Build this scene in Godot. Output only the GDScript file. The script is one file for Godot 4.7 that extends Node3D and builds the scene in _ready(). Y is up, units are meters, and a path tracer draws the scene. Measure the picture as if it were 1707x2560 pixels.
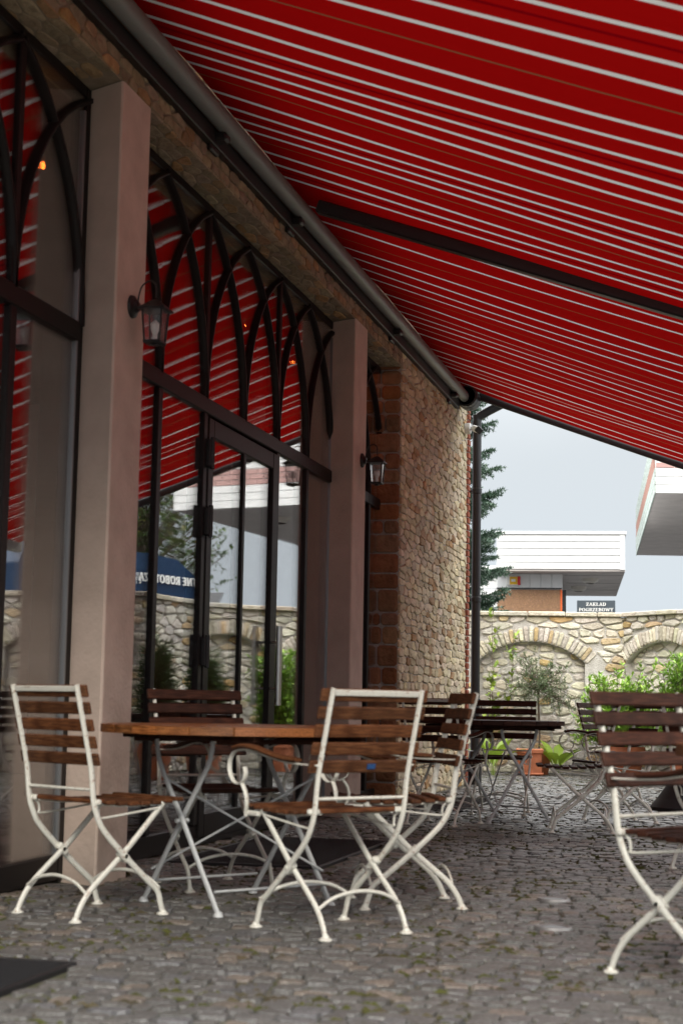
extends Node3D
# A café terrace under a red striped awning: a glazed façade on the left, folding chairs and
# round tables on setts, a rubble-stone courtyard wall and flat-roofed kiosks behind it.

const EYE := Vector3(2.87, 0.83, 0.0)
const CAM_R := Vector3(0.97062, 0.01733, -0.23998)
const CAM_U := Vector3(0.01205, 0.99265, 0.12041)
const CAM_F := Vector3(-0.24030, 0.11976, -0.96328)
const GLASS_X := -0.225
const FRAME_X := -0.247

var taken := {}
var rng := RandomNumberGenerator.new()
var M := {}
var boards_of := {}


# ------------------------------------------------------------------ mesh builder
class Shape:
	var v := PackedVector3Array()
	var n := PackedVector3Array()
	var c := PackedColorArray()
	var uv := PackedVector2Array()
	var col := Color.WHITE
	var xf := Transform3D.IDENTITY

	func vert(p: Vector3, nn: Vector3, t := Vector2.ZERO) -> void:
		v.append(xf * p)
		n.append((xf.basis * nn).normalized())
		c.append(col)
		uv.append(t)

	# a triangle whose outside looks towards `out`; Godot's front faces run clockwise
	func tri(a: Vector3, b: Vector3, d: Vector3, out: Vector3) -> void:
		var k := (b - a).cross(d - a)
		if k.length_squared() < 1e-16:
			return
		if k.dot(out) < 0.0:
			k = -k
			var s := b
			b = d
			d = s
		k = k.normalized()
		vert(a, k)
		vert(d, k)
		vert(b, k)

	func quad(a: Vector3, b: Vector3, d: Vector3, e: Vector3, out: Vector3) -> void:
		tri(a, b, d, out)
		tri(a, d, e, out)

	# smooth quad with normals of its own
	func squad(a: Vector3, b: Vector3, d: Vector3, e: Vector3, na: Vector3, nb: Vector3, nd: Vector3, ne: Vector3) -> void:
		if (b - a).cross(d - a).dot(na + nd) < 0.0:
			var s := b
			b = e
			e = s
			s = nb
			nb = ne
			ne = s
		vert(a, na); vert(d, nd); vert(b, nb)
		vert(a, na); vert(e, ne); vert(d, nd)

	func box(p: Vector3, s: Vector3, bev := 0.0, basis := Basis.IDENTITY) -> void:
		var h := s * 0.5
		bev = minf(bev, minf(h.x, minf(h.y, h.z)) * 0.9)
		var keep := xf
		xf = xf * Transform3D(basis, p)
		for ax in 3:
			var u := (ax + 1) % 3
			var w := (ax + 2) % 3
			for sg in [-1.0, 1.0]:
				var q := []
				for k in [[-1, -1], [1, -1], [1, 1], [-1, 1]]:
					var t := Vector3.ZERO
					t[ax] = sg * h[ax]
					t[u] = k[0] * (h[u] - bev)
					t[w] = k[1] * (h[w] - bev)
					q.append(t)
				var o := Vector3.ZERO
				o[ax] = sg
				quad(q[0], q[1], q[2], q[3], o)
				if bev > 0.0:
					# the chamfer between this face and the next axis' faces
					for s2 in [-1.0, 1.0]:
						var a := Vector3.ZERO
						var b := Vector3.ZERO
						a[ax] = sg * h[ax]; a[u] = s2 * (h[u] - bev); a[w] = -(h[w] - bev)
						b[ax] = sg * (h[ax] - bev); b[u] = s2 * h[u]; b[w] = -(h[w] - bev)
						var a2 := a
						var b2 := b
						a2[w] = h[w] - bev
						b2[w] = h[w] - bev
						var oo := Vector3.ZERO
						oo[ax] = sg
						oo[u] = s2
						quad(a, b, b2, a2, oo)
		if bev > 0.0:
			for i in [-1.0, 1.0]:
				for j in [-1.0, 1.0]:
					for k in [-1.0, 1.0]:
						tri(Vector3(i * h.x, j * (h.y - bev), k * (h.z - bev)), Vector3(i * (h.x - bev), j * h.y, k * (h.z - bev)), Vector3(i * (h.x - bev), j * (h.y - bev), k * h.z), Vector3(i, j, k))
		xf = keep

	# a bar of elliptical section swept along points; ra along `up`, rb across it
	func sweep(pts: Array, ra: float, rb: float, up: Vector3, seg := 8, taper := []) -> void:
		var rings := []
		var norms := []
		for i in pts.size():
			var t: Vector3
			if i == 0:
				t = pts[1] - pts[0]
			elif i == pts.size() - 1:
				t = pts[i] - pts[i - 1]
			else:
				t = (pts[i + 1] - pts[i]).normalized() + (pts[i] - pts[i - 1]).normalized()
			t = t.normalized()
			var side := t.cross(up).normalized()
			var u2 := side.cross(t).normalized()
			var k: float = taper[i] if taper.size() > i else 1.0
			var ring := []
			var nr := []
			for j in seg:
				var an := TAU * (j + 0.5) / seg
				ring.append(pts[i] + u2 * (cos(an) * ra * k) + side * (sin(an) * rb * k))
				nr.append((u2 * (cos(an) * rb) + side * (sin(an) * ra)).normalized())
			rings.append(ring)
			norms.append(nr)
		for i in pts.size() - 1:
			for j in seg:
				var j2 := (j + 1) % seg
				squad(rings[i][j], rings[i][j2], rings[i + 1][j2], rings[i + 1][j], norms[i][j], norms[i][j2], norms[i + 1][j2], norms[i + 1][j])
		for e in [0, pts.size() - 1]:
			var o: Vector3 = pts[0] - pts[1] if e == 0 else pts[e] - pts[e - 1]
			for j in range(1, seg - 1):
				tri(rings[e][0], rings[e][j], rings[e][j + 1], o)

	# profile of (radius, height) turned about an axis through p
	func lathe(prof: Array, p: Vector3, seg := 16, basis := Basis.IDENTITY) -> void:
		var keep := xf
		xf = xf * Transform3D(basis, p)
		for i in prof.size() - 1:
			var a: Vector2 = prof[i]
			var b: Vector2 = prof[i + 1]
			var d := b - a
			var nn := Vector2(d.y, -d.x).normalized()
			for j in seg:
				var t0 := TAU * j / seg
				var t1 := TAU * (j + 1) / seg
				var e0 := Vector3(cos(t0), 0, sin(t0))
				var e1 := Vector3(cos(t1), 0, sin(t1))
				var up := Vector3.UP
				squad(e0 * a.x + up * a.y, e1 * a.x + up * a.y, e1 * b.x + up * b.y, e0 * b.x + up * b.y, e0 * nn.x + up * nn.y, e1 * nn.x + up * nn.y, e1 * nn.x + up * nn.y, e0 * nn.x + up * nn.y)
		xf = keep

	func mesh(mat: Material) -> ArrayMesh:
		var a := []
		a.resize(Mesh.ARRAY_MAX)
		a[Mesh.ARRAY_VERTEX] = v
		a[Mesh.ARRAY_NORMAL] = n
		a[Mesh.ARRAY_COLOR] = c
		a[Mesh.ARRAY_TEX_UV] = uv
		var idx := PackedInt32Array()
		idx.resize(v.size())
		for i in v.size():
			idx[i] = i
		a[Mesh.ARRAY_INDEX] = idx
		var m := ArrayMesh.new()
		m.add_surface_from_arrays(Mesh.PRIMITIVE_TRIANGLES, a)
		m.surface_set_material(0, mat)
		return m


# ------------------------------------------------------------------ scene helpers
func numbered(called: String, under: Node) -> String:
	var key := str(under.get_instance_id()) + "/" + called
	var k: int = taken.get(key, 0)
	taken[key] = k + 1
	return called if k == 0 else "%s_%03d" % [called, k]


func tag(o: Node, label: String, category: String, group := "") -> Node:
	o.set_meta("label", label)
	o.set_meta("category", category)
	if group != "":
		o.set_meta("group", group)
	return o


func thing(called: String, label: String, category: String, at := Vector3.ZERO, turn := 0.0, group := "") -> Node3D:
	var o := Node3D.new()
	o.name = numbered(called, self)
	add_child(o)
	o.position = at
	o.rotation.y = turn
	tag(o, label, category, group)
	return o


func part(called: String, what, mat: Material, under: Node, label := "") -> MeshInstance3D:
	var o := MeshInstance3D.new()
	o.mesh = what.mesh(mat) if what is Shape else what
	if not what is Shape and mat:
		o.material_override = mat
	o.name = numbered(called, under)
	under.add_child(o)
	if label != "":
		o.set_meta("label", label)
	return o


func branch(called: String, under: Node, at := Vector3.ZERO) -> Node3D:
	var o := Node3D.new()
	o.name = numbered(called, under)
	under.add_child(o)
	o.position = at
	return o


func copy_of(src: Node3D, label: String, at: Vector3, turn: float) -> Node3D:
	var base := str(src.name).rstrip("0123456789").rstrip("_")
	var o: Node3D = src.duplicate()
	o.name = numbered(base, self)
	add_child(o)
	o.position = at
	o.rotation.y = turn
	o.set_meta("label", label)
	return o


func bx(p: Vector3, s: Vector3, bev := 0.0, basis := Basis.IDENTITY) -> Shape:
	var k := Shape.new()
	k.box(p, s, bev, basis)
	return k


func smooth(pts: Array, n := 4) -> Array:
	var out := []
	for i in pts.size() - 1:
		var p0: Vector3 = pts[maxi(i - 1, 0)]
		var p1: Vector3 = pts[i]
		var p2: Vector3 = pts[i + 1]
		var p3: Vector3 = pts[mini(i + 2, pts.size() - 1)]
		for k in n:
			out.append(p1.cubic_interpolate(p2, p0, p3, float(k) / n))
	out.append(pts[-1])
	return out


# how many pixels of the photograph a patch of that area covers, 0 outside the frame
func shows(p: Vector3, area: float, towards: Vector3) -> float:
	var d := p - EYE
	var z := d.dot(CAM_F)
	if z < 0.5 or absf(d.dot(CAM_R) / z) > 0.225 or absf(d.dot(CAM_U) / z) > 0.335:
		return 0.0
	return area * maxf(0.0, -towards.dot(d.normalized())) / (z * z)


func mat(col: Color, rough := 0.8, metal := 0.0, linear := true) -> StandardMaterial3D:
	var m := StandardMaterial3D.new()
	m.albedo_color = col.linear_to_srgb() if linear else col
	m.roughness = rough
	m.metallic = metal
	return m


func noise_image(sz: int, freq: float, octaves: int, seed_: int, kind := FastNoiseLite.TYPE_SIMPLEX_SMOOTH) -> Image:
	var f := FastNoiseLite.new()
	f.noise_type = kind
	f.frequency = freq
	f.fractal_octaves = octaves
	f.seed = seed_
	return f.get_seamless_image(sz, sz)


# grey noise from lo to hi as a colour texture that multiplies the base colour
func mottle(sz: int, freq: float, octaves: int, seed_: int, lo: Color, hi: Color, gain := 1.0) -> ImageTexture:
	var src := noise_image(sz, freq, octaves, seed_)
	var im := Image.create(sz, sz, false, Image.FORMAT_RGB8)
	for y in sz:
		for x in sz:
			var t := clampf((src.get_pixel(x, y).r - 0.5) * gain + 0.5, 0.0, 1.0)
			im.set_pixel(x, y, lo.lerp(hi, t))
	return ImageTexture.create_from_image(im)


func relief(sz: int, freq: float, octaves: int, seed_: int, strength := 6.0) -> ImageTexture:
	var src := noise_image(sz, freq, octaves, seed_)
	src.convert(Image.FORMAT_RGB8)
	src.bump_map_to_normal_map(strength)
	return ImageTexture.create_from_image(src)


func triplanar(m: StandardMaterial3D, scale: float) -> StandardMaterial3D:
	m.uv1_triplanar = true
	m.uv1_world_triplanar = true
	m.uv1_scale = Vector3.ONE * scale
	return m


func make_materials() -> void:
	var grain := mottle(512, 0.012, 5, 3, Color(0.86, 0.855, 0.845), Color(1, 1, 1), 1.6)
	var rough_n := relief(512, 0.03, 5, 5, 7.0)
	var fine_n := relief(512, 0.08, 4, 9, 4.0)
	# rubble stone: each stone has a tone of its own in its vertex colours
	var st := triplanar(mat(Color(1, 1, 1), 0.9), 1.3)
	st.vertex_color_use_as_albedo = true
	st.albedo_texture = grain
	st.normal_enabled = true
	st.normal_texture = rough_n
	st.normal_scale = 0.9
	M.stone = st
	var se := triplanar(mat(Color(1, 1, 1), 0.44), 2.2)
	se.vertex_color_use_as_albedo = true
	se.albedo_texture = mottle(512, 0.05, 5, 21, Color(0.68, 0.68, 0.68), Color(1, 1, 1), 1.9)
	se.normal_enabled = true
	se.normal_texture = rough_n
	se.normal_scale = 0.5
	M.sett = se
	var jo := triplanar(mat(Color(1, 1, 1), 0.9), 0.45)
	jo.albedo_texture = mottle(512, 0.02, 5, 31, Color(0.115, 0.105, 0.092).linear_to_srgb(), Color(0.06, 0.066, 0.03).linear_to_srgb(), 2.4)
	M.joint = jo
	var mo := triplanar(mat(Color(1, 1, 1), 0.95), 6.0)
	mo.vertex_color_use_as_albedo = true
	M.moss = mo
	var mort := triplanar(mat(Color(0.56, 0.545, 0.52), 0.95), 1.0)
	mort.albedo_texture = grain
	mort.normal_enabled = true
	mort.normal_texture = fine_n
	M.mortar = mort
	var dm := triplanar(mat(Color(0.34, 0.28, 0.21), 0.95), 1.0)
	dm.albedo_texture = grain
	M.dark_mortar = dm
	var pl := triplanar(mat(Color(0.66, 0.54, 0.465), 0.9), 0.7)
	pl.albedo_texture = mottle(512, 0.01, 5, 41, Color(0.93, 0.925, 0.92), Color(1, 1, 1), 1.3)
	pl.normal_enabled = true
	pl.normal_texture = fine_n
	pl.normal_scale = 0.22
	M.plaster = pl
	var fr := mat(Color(0.012, 0.010, 0.010), 0.45)
	fr.metallic_specular = 0.3
	M.frame = fr
	var gl := mat(Color(0.02, 0.03, 0.03, 0.02), 0.0)
	gl.albedo_color.a = 0.02
	gl.transparency = BaseMaterial3D.TRANSPARENCY_ALPHA
	M.glass = gl
	M.bead = mat(Color(0.22, 0.23, 0.24), 0.4, 0.5)
	M.steel = mat(Color(0.55, 0.54, 0.52), 0.3, 1.0)
	M.black = mat(Color(0.015, 0.015, 0.016), 0.45)
	M.soft_black = mat(Color(0.02, 0.02, 0.022), 0.8)
	var cr := triplanar(mat(Color(0.76, 0.765, 0.72), 0.4), 3.0)
	cr.albedo_texture = worn_paint()
	M.cream = cr
	for w in [["wood", Color(0.175, 0.072, 0.030)], ["dark_wood", Color(0.075, 0.026, 0.014)], ["honey_wood", Color(0.37, 0.15, 0.05)]]:
		var wm := mat(w[1], 0.42)
		wm.uv1_triplanar = true
		wm.uv1_scale = Vector3(1.4, 22.0, 22.0)
		wm.albedo_texture = mottle(512, 0.012, 5, 71, Color(0.55, 0.48, 0.42), Color(1, 1, 1), 2.0)
		wm.normal_enabled = true
		wm.normal_texture = fine_n
		wm.normal_scale = 0.35
		wm.roughness = 0.62 if w[0] != "honey_wood" else 0.36
		wm.metallic_specular = 0.35 if w[0] != "honey_wood" else 0.5
		M[w[0]] = wm
		# boards of one set differ a little in tone
		var kin := [wm]
		for tint in [Color(0.80, 0.82, 0.86), Color(1.14, 1.08, 1.02)]:
			var o := wm.duplicate() as StandardMaterial3D
			o.albedo_color = Color(w[1].r * tint.r, w[1].g * tint.g, w[1].b * tint.b).linear_to_srgb()
			o.uv1_offset = Vector3(tint.r * 3.1, tint.g * 7.7, 0.3)
			kin.append(o)
		boards_of[wm] = kin
	M.cassette = mat(Color(0.21, 0.225, 0.215), 0.4)
	M.anthracite = mat(Color(0.022, 0.023, 0.026), 0.4)
	var fa := mat(Color(1, 1, 1), 0.85)
	fa.vertex_color_use_as_albedo = true
	fa.backlight_enabled = true
	fa.backlight = Color(0.42, 0.42, 0.42)
	fa.roughness = 1.0
	fa.metallic_specular = 0.12
	M.fabric = fa
	var cl := triplanar(mat(Color(0.80, 0.81, 0.81), 0.5), 0.6)
	cl.albedo_texture = mottle(256, 0.01, 4, 81, Color(0.9, 0.9, 0.9), Color(1, 1, 1))
	M.cladding = cl
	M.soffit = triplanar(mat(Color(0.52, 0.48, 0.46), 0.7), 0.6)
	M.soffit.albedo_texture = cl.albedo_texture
	M.weathered_shaded = triplanar(mat(Color(0.50, 0.56, 0.53), 0.8), 0.8)  # canopy's left side: greenish weathering with its shade darkened into the colour
	M.weathered_shaded.albedo_texture = mottle(256, 0.03, 5, 83, Color(0.7, 0.72, 0.7), Color(1, 1, 1), 2.0)
	M.brick_worn_shaded = mat(Color(0.34, 0.17, 0.13), 0.85)  # red-brown bricks of that side, its shade put into the colour
	M.brick_paint = mat(Color(0.44, 0.27, 0.25), 0.8)
	M.red_brick = mat(Color(0.36, 0.12, 0.075), 0.85)
	M.terracotta = triplanar(mat(Color(0.56, 0.19, 0.09), 0.75), 1.5)
	M.terracotta.albedo_texture = grain
	M.bark = triplanar(mat(Color(0.13, 0.10, 0.075), 0.95), 5.0)
	M.bark.albedo_texture = grain
	var lf := mat(Color(1, 1, 1), 0.5)
	lf.vertex_color_use_as_albedo = true
	lf.backlight_enabled = true
	lf.backlight = Color(0.6, 0.6, 0.6)
	M.leaf = lf
	M.asphalt = triplanar(mat(Color(0.055, 0.055, 0.057), 0.85), 0.5)
	M.asphalt.albedo_texture = grain
	M.grate = mat(Color(0.03, 0.03, 0.033), 0.5, 0.6)
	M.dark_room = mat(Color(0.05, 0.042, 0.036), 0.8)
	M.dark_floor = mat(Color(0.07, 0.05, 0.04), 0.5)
	var osb := triplanar(mat(Color(0.43, 0.275, 0.185), 0.85), 1.4)
	osb.albedo_texture = osb_texture()
	M.osb = osb
	M.white = mat(Color(0.78, 0.78, 0.76), 0.4)
	M.van = mat(Color(0.009, 0.030, 0.075), 0.25)
	M.van_light = mat(Color(0.05, 0.13, 0.27), 0.3)
	M.van_glass = mat(Color(0.01, 0.012, 0.015), 0.08)


# paint that is mostly clean, with a few small rusty chips
func worn_paint() -> ImageTexture:
	var a := noise_image(512, 0.035, 4, 61)
	var b := noise_image(512, 0.006, 3, 62)
	var im := Image.create(512, 512, false, Image.FORMAT_RGB8)
	for y in 512:
		for x in 512:
			var t: float = a.get_pixel(x, y).r
			var c := Color(0.93, 0.92, 0.89).lerp(Color(1, 1, 1), t)
			if t * 0.75 + b.get_pixel(x, y).r * 0.25 > 0.74:
				c = Color(0.62, 0.45, 0.33)
			im.set_pixel(x, y, c)
	return ImageTexture.create_from_image(im)


func osb_texture() -> ImageTexture:
	var r := RandomNumberGenerator.new()
	r.seed = 12
	var im := Image.create(512, 512, false, Image.FORMAT_RGB8)
	im.fill(Color(0.8, 0.76, 0.7))
	for i in 2600:
		var a := r.randf() * PI
		var l := r.randi_range(8, 34)
		var k := r.randf_range(0.62, 1.0)
		var c := Color(k, k * r.randf_range(0.92, 1.0), k * r.randf_range(0.82, 0.98))
		var x := r.randf() * 512
		var y := r.randf() * 512
		for s in l:
			for t in 3:
				im.set_pixel(int(x + cos(a) * s - sin(a) * t + 1024) % 512, int(y + sin(a) * s + cos(a) * t + 1024) % 512, c)
	return ImageTexture.create_from_image(im)


# ------------------------------------------------------------------ rubble masonry
# Irregular stones laid in rough courses over a rectangle: Voronoi cells of jittered rows, inset by half a joint.
# `keep` says for a stone's middle whether it is laid. Returns polygons.
func rubble(u0: float, u1: float, v0: float, v1: float, w: float, h: float, joint: float, keep: Callable, seed_: int) -> Array:
	var r := RandomNumberGenerator.new()
	r.seed = seed_
	var sites: Array[Vector2] = []
	var q := 1.45 * w / h * 0.62          # stretch of the metric that lays the stones flat
	var y := v0 + h * 0.4
	while y < v1 + h * 0.2:
		var hh := h * r.randf_range(0.75, 1.3)
		var x := u0 - w * r.randf()
		while x < u1 + w:
			var ww := w * (r.randf_range(0.45, 1.7) if r.randf() < 0.8 else r.randf_range(1.4, 2.1))
			sites.append(Vector2(x + ww * 0.5, y + h * r.randf_range(-0.22, 0.22)))
			x += ww
		y += hh
	var grid := {}
	var cs := w * 1.5
	for i in sites.size():
		var k := Vector2i(floori(sites[i].x / cs), floori(sites[i].y / cs))
		if not grid.has(k):
			grid[k] = []
		grid[k].append(i)
	var out := []
	for i in sites.size():
		var s := sites[i]
		if not keep.call(s):
			continue
		var poly: Array[Vector2] = [Vector2(maxf(u0, s.x - 2.0 * w), maxf(v0, s.y - 2.0 * h)), Vector2(minf(u1, s.x + 2.0 * w), maxf(v0, s.y - 2.0 * h)), Vector2(minf(u1, s.x + 2.0 * w), minf(v1, s.y + 2.0 * h)), Vector2(maxf(u0, s.x - 2.0 * w), minf(v1, s.y + 2.0 * h))]
		if poly[0].x >= poly[1].x or poly[0].y >= poly[2].y:
			continue
		var kc := Vector2i(floori(s.x / cs), floori(s.y / cs))
		for gx in range(-2, 3):
			for gy in range(-2, 3):
				for j in grid.get(kc + Vector2i(gx, gy), []):
					if j == i:
						continue
					var d: Vector2 = sites[j] - s
					if absf(d.x) > 3.5 * w or absf(d.y) > 3.5 * h:
						continue
					var nrm := Vector2(d.x, d.y * q * q)
					poly = cut(poly, s + d * 0.5 - nrm.normalized() * joint * 0.5, nrm)
					if poly.size() < 3:
						break
		if poly.size() < 3:
			continue
		out.append(chaikin(poly))
	return out


func cut(poly: Array[Vector2], at: Vector2, nrm: Vector2) -> Array[Vector2]:
	var out: Array[Vector2] = []
	for i in poly.size():
		var a := poly[i]
		var b := poly[(i + 1) % poly.size()]
		var da := (a - at).dot(nrm)
		var db := (b - at).dot(nrm)
		if da <= 0.0:
			out.append(a)
		if (da < 0.0 and db > 0.0) or (da > 0.0 and db < 0.0):
			out.append(a.lerp(b, da / (da - db)))
	return out


func chaikin(poly: Array[Vector2]) -> Array:
	var out := []
	for i in poly.size():
		var a := poly[i]
		var b := poly[(i + 1) % poly.size()]
		var l := a.distance_to(b)
		if l < 0.012:
			out.append((a + b) * 0.5)
			continue
		var k := minf(0.2, 0.02 / l)
		out.append(a.lerp(b, k))
		if l > 0.03:
			out.append(a.lerp(b, 1.0 - k))
	return out


# one stone raised from a wall face: o + u*x + v*y, standing out along nn
func stone_shape(k: Shape, poly: Array, o: Vector3, u: Vector3, v: Vector3, nn: Vector3, depth: float, r: RandomNumberGenerator) -> void:
	var mid := Vector2.ZERO
	for p in poly:
		mid += p
	mid /= poly.size()
	var outer := []
	var rim := []
	var face := []
	for p: Vector2 in poly:
		var d: Vector2 = p - mid
		outer.append(o + u * p.x + v * p.y - nn * 0.004)
		var e: Vector2 = mid + d * 0.97
		rim.append(o + u * e.x + v * e.y + nn * depth * r.randf_range(0.55, 0.8))
		e = mid + d * r.randf_range(0.74, 0.9)
		face.append(o + u * e.x + v * e.y + nn * depth * r.randf_range(0.82, 1.08))
	var c := o + u * mid.x + v * mid.y + nn * depth * r.randf_range(0.85, 1.15)
	for i in poly.size():
		var j := (i + 1) % poly.size()
		var away: Vector3 = (rim[i] + rim[j]) * 0.5 - c
		k.quad(outer[i], outer[j], rim[j], rim[i], away)
		k.quad(rim[i], rim[j], face[j], face[i], nn + away.normalized() * 0.5)
		k.tri(face[i], face[j], c, nn)


func poly_area(poly: Array) -> float:
	var a := 0.0
	for i in poly.size():
		a += poly[i].cross(poly[(i + 1) % poly.size()])
	return absf(a) * 0.5


# lays stones: the largest in the photograph as parts, the rest as one part of kind stuff
func lay(stones: Array, under_of: Callable, limit: int, rest_under: Node, called: String, material: Material) -> void:
	# stones: [shape, weight, key]
	stones.sort_custom(func(a, b): return a[1] > b[1])
	var rest := Shape.new()
	for i in stones.size():
		if i < limit and stones[i][1] > 0.0:
			part(called, stones[i][0], material, under_of.call(stones[i][2]))
		else:
			var s: Shape = stones[i][0]
			rest.v.append_array(s.v)
			rest.n.append_array(s.n)
			rest.c.append_array(s.c)
			rest.uv.append_array(s.uv)
	if rest.v.size():
		var o := part("small_" + called + "s", rest, material, rest_under)
		o.set_meta("kind", "stuff")


func stone_tone(r: RandomNumberGenerator, base: Color, warm: Color, share: float) -> Color:
	var c := base.lerp(warm, r.randf_range(0.5, 1.0)) if r.randf() < share else base
	var k := r.randf_range(0.74, 1.14)
	return Color(c.r * k, c.g * k * r.randf_range(0.95, 1.03), c.b * k * r.randf_range(0.88, 1.05))


# ------------------------------------------------------------------ camera, sky, light
func make_view() -> void:
	var cam := Camera3D.new()
	cam.name = "camera"
	add_child(cam)
	cam.transform = Transform3D(Basis(CAM_R, CAM_U, -CAM_F).orthonormalized(), EYE)
	cam.keep_aspect = Camera3D.KEEP_HEIGHT
	cam.fov = 35.49
	cam.near = 0.05
	cam.far = 600.0
	var lens := CameraAttributesPhysical.new()
	lens.frustum_focal_length = 37.5
	lens.frustum_focus_distance = 15.0
	lens.frustum_near = 0.05
	lens.frustum_far = 600.0
	lens.exposure_aperture = 2.6
	cam.attributes = lens
	cam.current = true

	var sky_mat := ProceduralSkyMaterial.new()
	sky_mat.sky_top_color = Color(1.06, 1.06, 1.05)
	sky_mat.sky_horizon_color = Color(0.54, 0.577, 0.608)
	sky_mat.sky_curve = 0.6
	sky_mat.sky_energy_multiplier = 1.0
	sky_mat.ground_bottom_color = Color(0.22, 0.22, 0.22)
	sky_mat.ground_horizon_color = Color(0.4, 0.42, 0.44)
	sky_mat.sky_cover = clouds()
	sky_mat.sky_cover_modulate = Color(1.45, 1.45, 1.45)
	var sky := Sky.new()
	sky.sky_material = sky_mat
	var env := Environment.new()
	env.background_mode = Environment.BG_SKY
	env.sky = sky
	env.tonemap_mode = Environment.TONE_MAPPER_LINEAR
	env.tonemap_exposure = 1.75
	env.sdfgi_enabled = true
	env.ssao_enabled = true
	env.ssil_enabled = true
	var we := WorldEnvironment.new()
	we.name = "world_environment"
	we.environment = env
	add_child(we)

	var sun := DirectionalLight3D.new()
	sun.name = "sun"
	add_child(sun)
	sun.look_at_from_position(Vector3.ZERO, Vector3(-0.22, -0.64, -0.9), Vector3.UP)
	sun.light_color = Color(1.0, 0.96, 0.9)
	sun.light_energy = 0.36
	sun.light_angular_distance = 18.0
	sun.shadow_enabled = true


# uneven cloud over the even sky: a darker front on the horizon under a brighter overcast
func clouds() -> ImageTexture:
	var f := FastNoiseLite.new()
	f.noise_type = FastNoiseLite.TYPE_SIMPLEX_SMOOTH
	f.frequency = 0.9
	f.fractal_octaves = 4
	f.seed = 5
	var im := Image.create(512, 256, false, Image.FORMAT_RGBA8)
	for y in 256:
		var el := (0.5 - (y + 0.5) / 256.0) * PI
		for x in 512:
			var az := (x + 0.5) / 512.0 * TAU
			var d := Vector3(cos(el) * sin(az), sin(el) * 2.2, cos(el) * cos(az))
			var t := clampf(f.get_noise_3dv(d * 1.6) * 0.9 + 0.35, 0.0, 1.0)
			im.set_pixel(x, y, Color(0.98, 0.98, 0.97, clampf(0.025 * t + smoothstep(0.15, 0.65, sin(el)) * (0.8 + 0.35 * t), 0.0, 1.0) if el > 0.0 else 0.0))
	return ImageTexture.create_from_image(im)


# ------------------------------------------------------------------ ground
const WALL := [Vector2(-3.0, -20.55), Vector2(1.41, -21.2), Vector2(3.23, -19.38), Vector2(3.4, -17.35), Vector2(5.3, -17.25), Vector2(5.5, -10.0), Vector2(5.6, -2.5)]
const GRATES := [Rect2(-0.1, -4.86, 0.92, 1.75), Rect2(-0.06, -9.78, 0.83, 1.72), Rect2(0.05, -14.75, 0.66, 1.9)]
const GROUND_LIGHTS := [Vector2(2.17, -6.25), Vector2(2.07, -7.16)]


func in_court(p: Vector2, margin := 0.05) -> bool:
	if p.x < 0.04 - (0.24 if p.y > -13.68 else 0.0) and p.y > -17.3:
		return false
	if p.x < 0.03 and p.y > -17.3:
		for s in [-2.3, -7.18, -12.07]:
			if absf(p.y - s) < 0.26:
				return false
	for i in WALL.size() - 1:
		var d: Vector2 = (WALL[i + 1] - WALL[i]).normalized()
		var n := Vector2(-d.y, d.x)
		if n.dot(Vector2(1.5, -8) - WALL[i]) < 0.0:
			n = -n
		if (p - WALL[i]).dot(n) < margin and (p - WALL[i]).dot(d) > -0.3 and (p - WALL[i]).dot(d) < WALL[i].distance_to(WALL[i + 1]) + 0.3:
			return false
	return true


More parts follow.
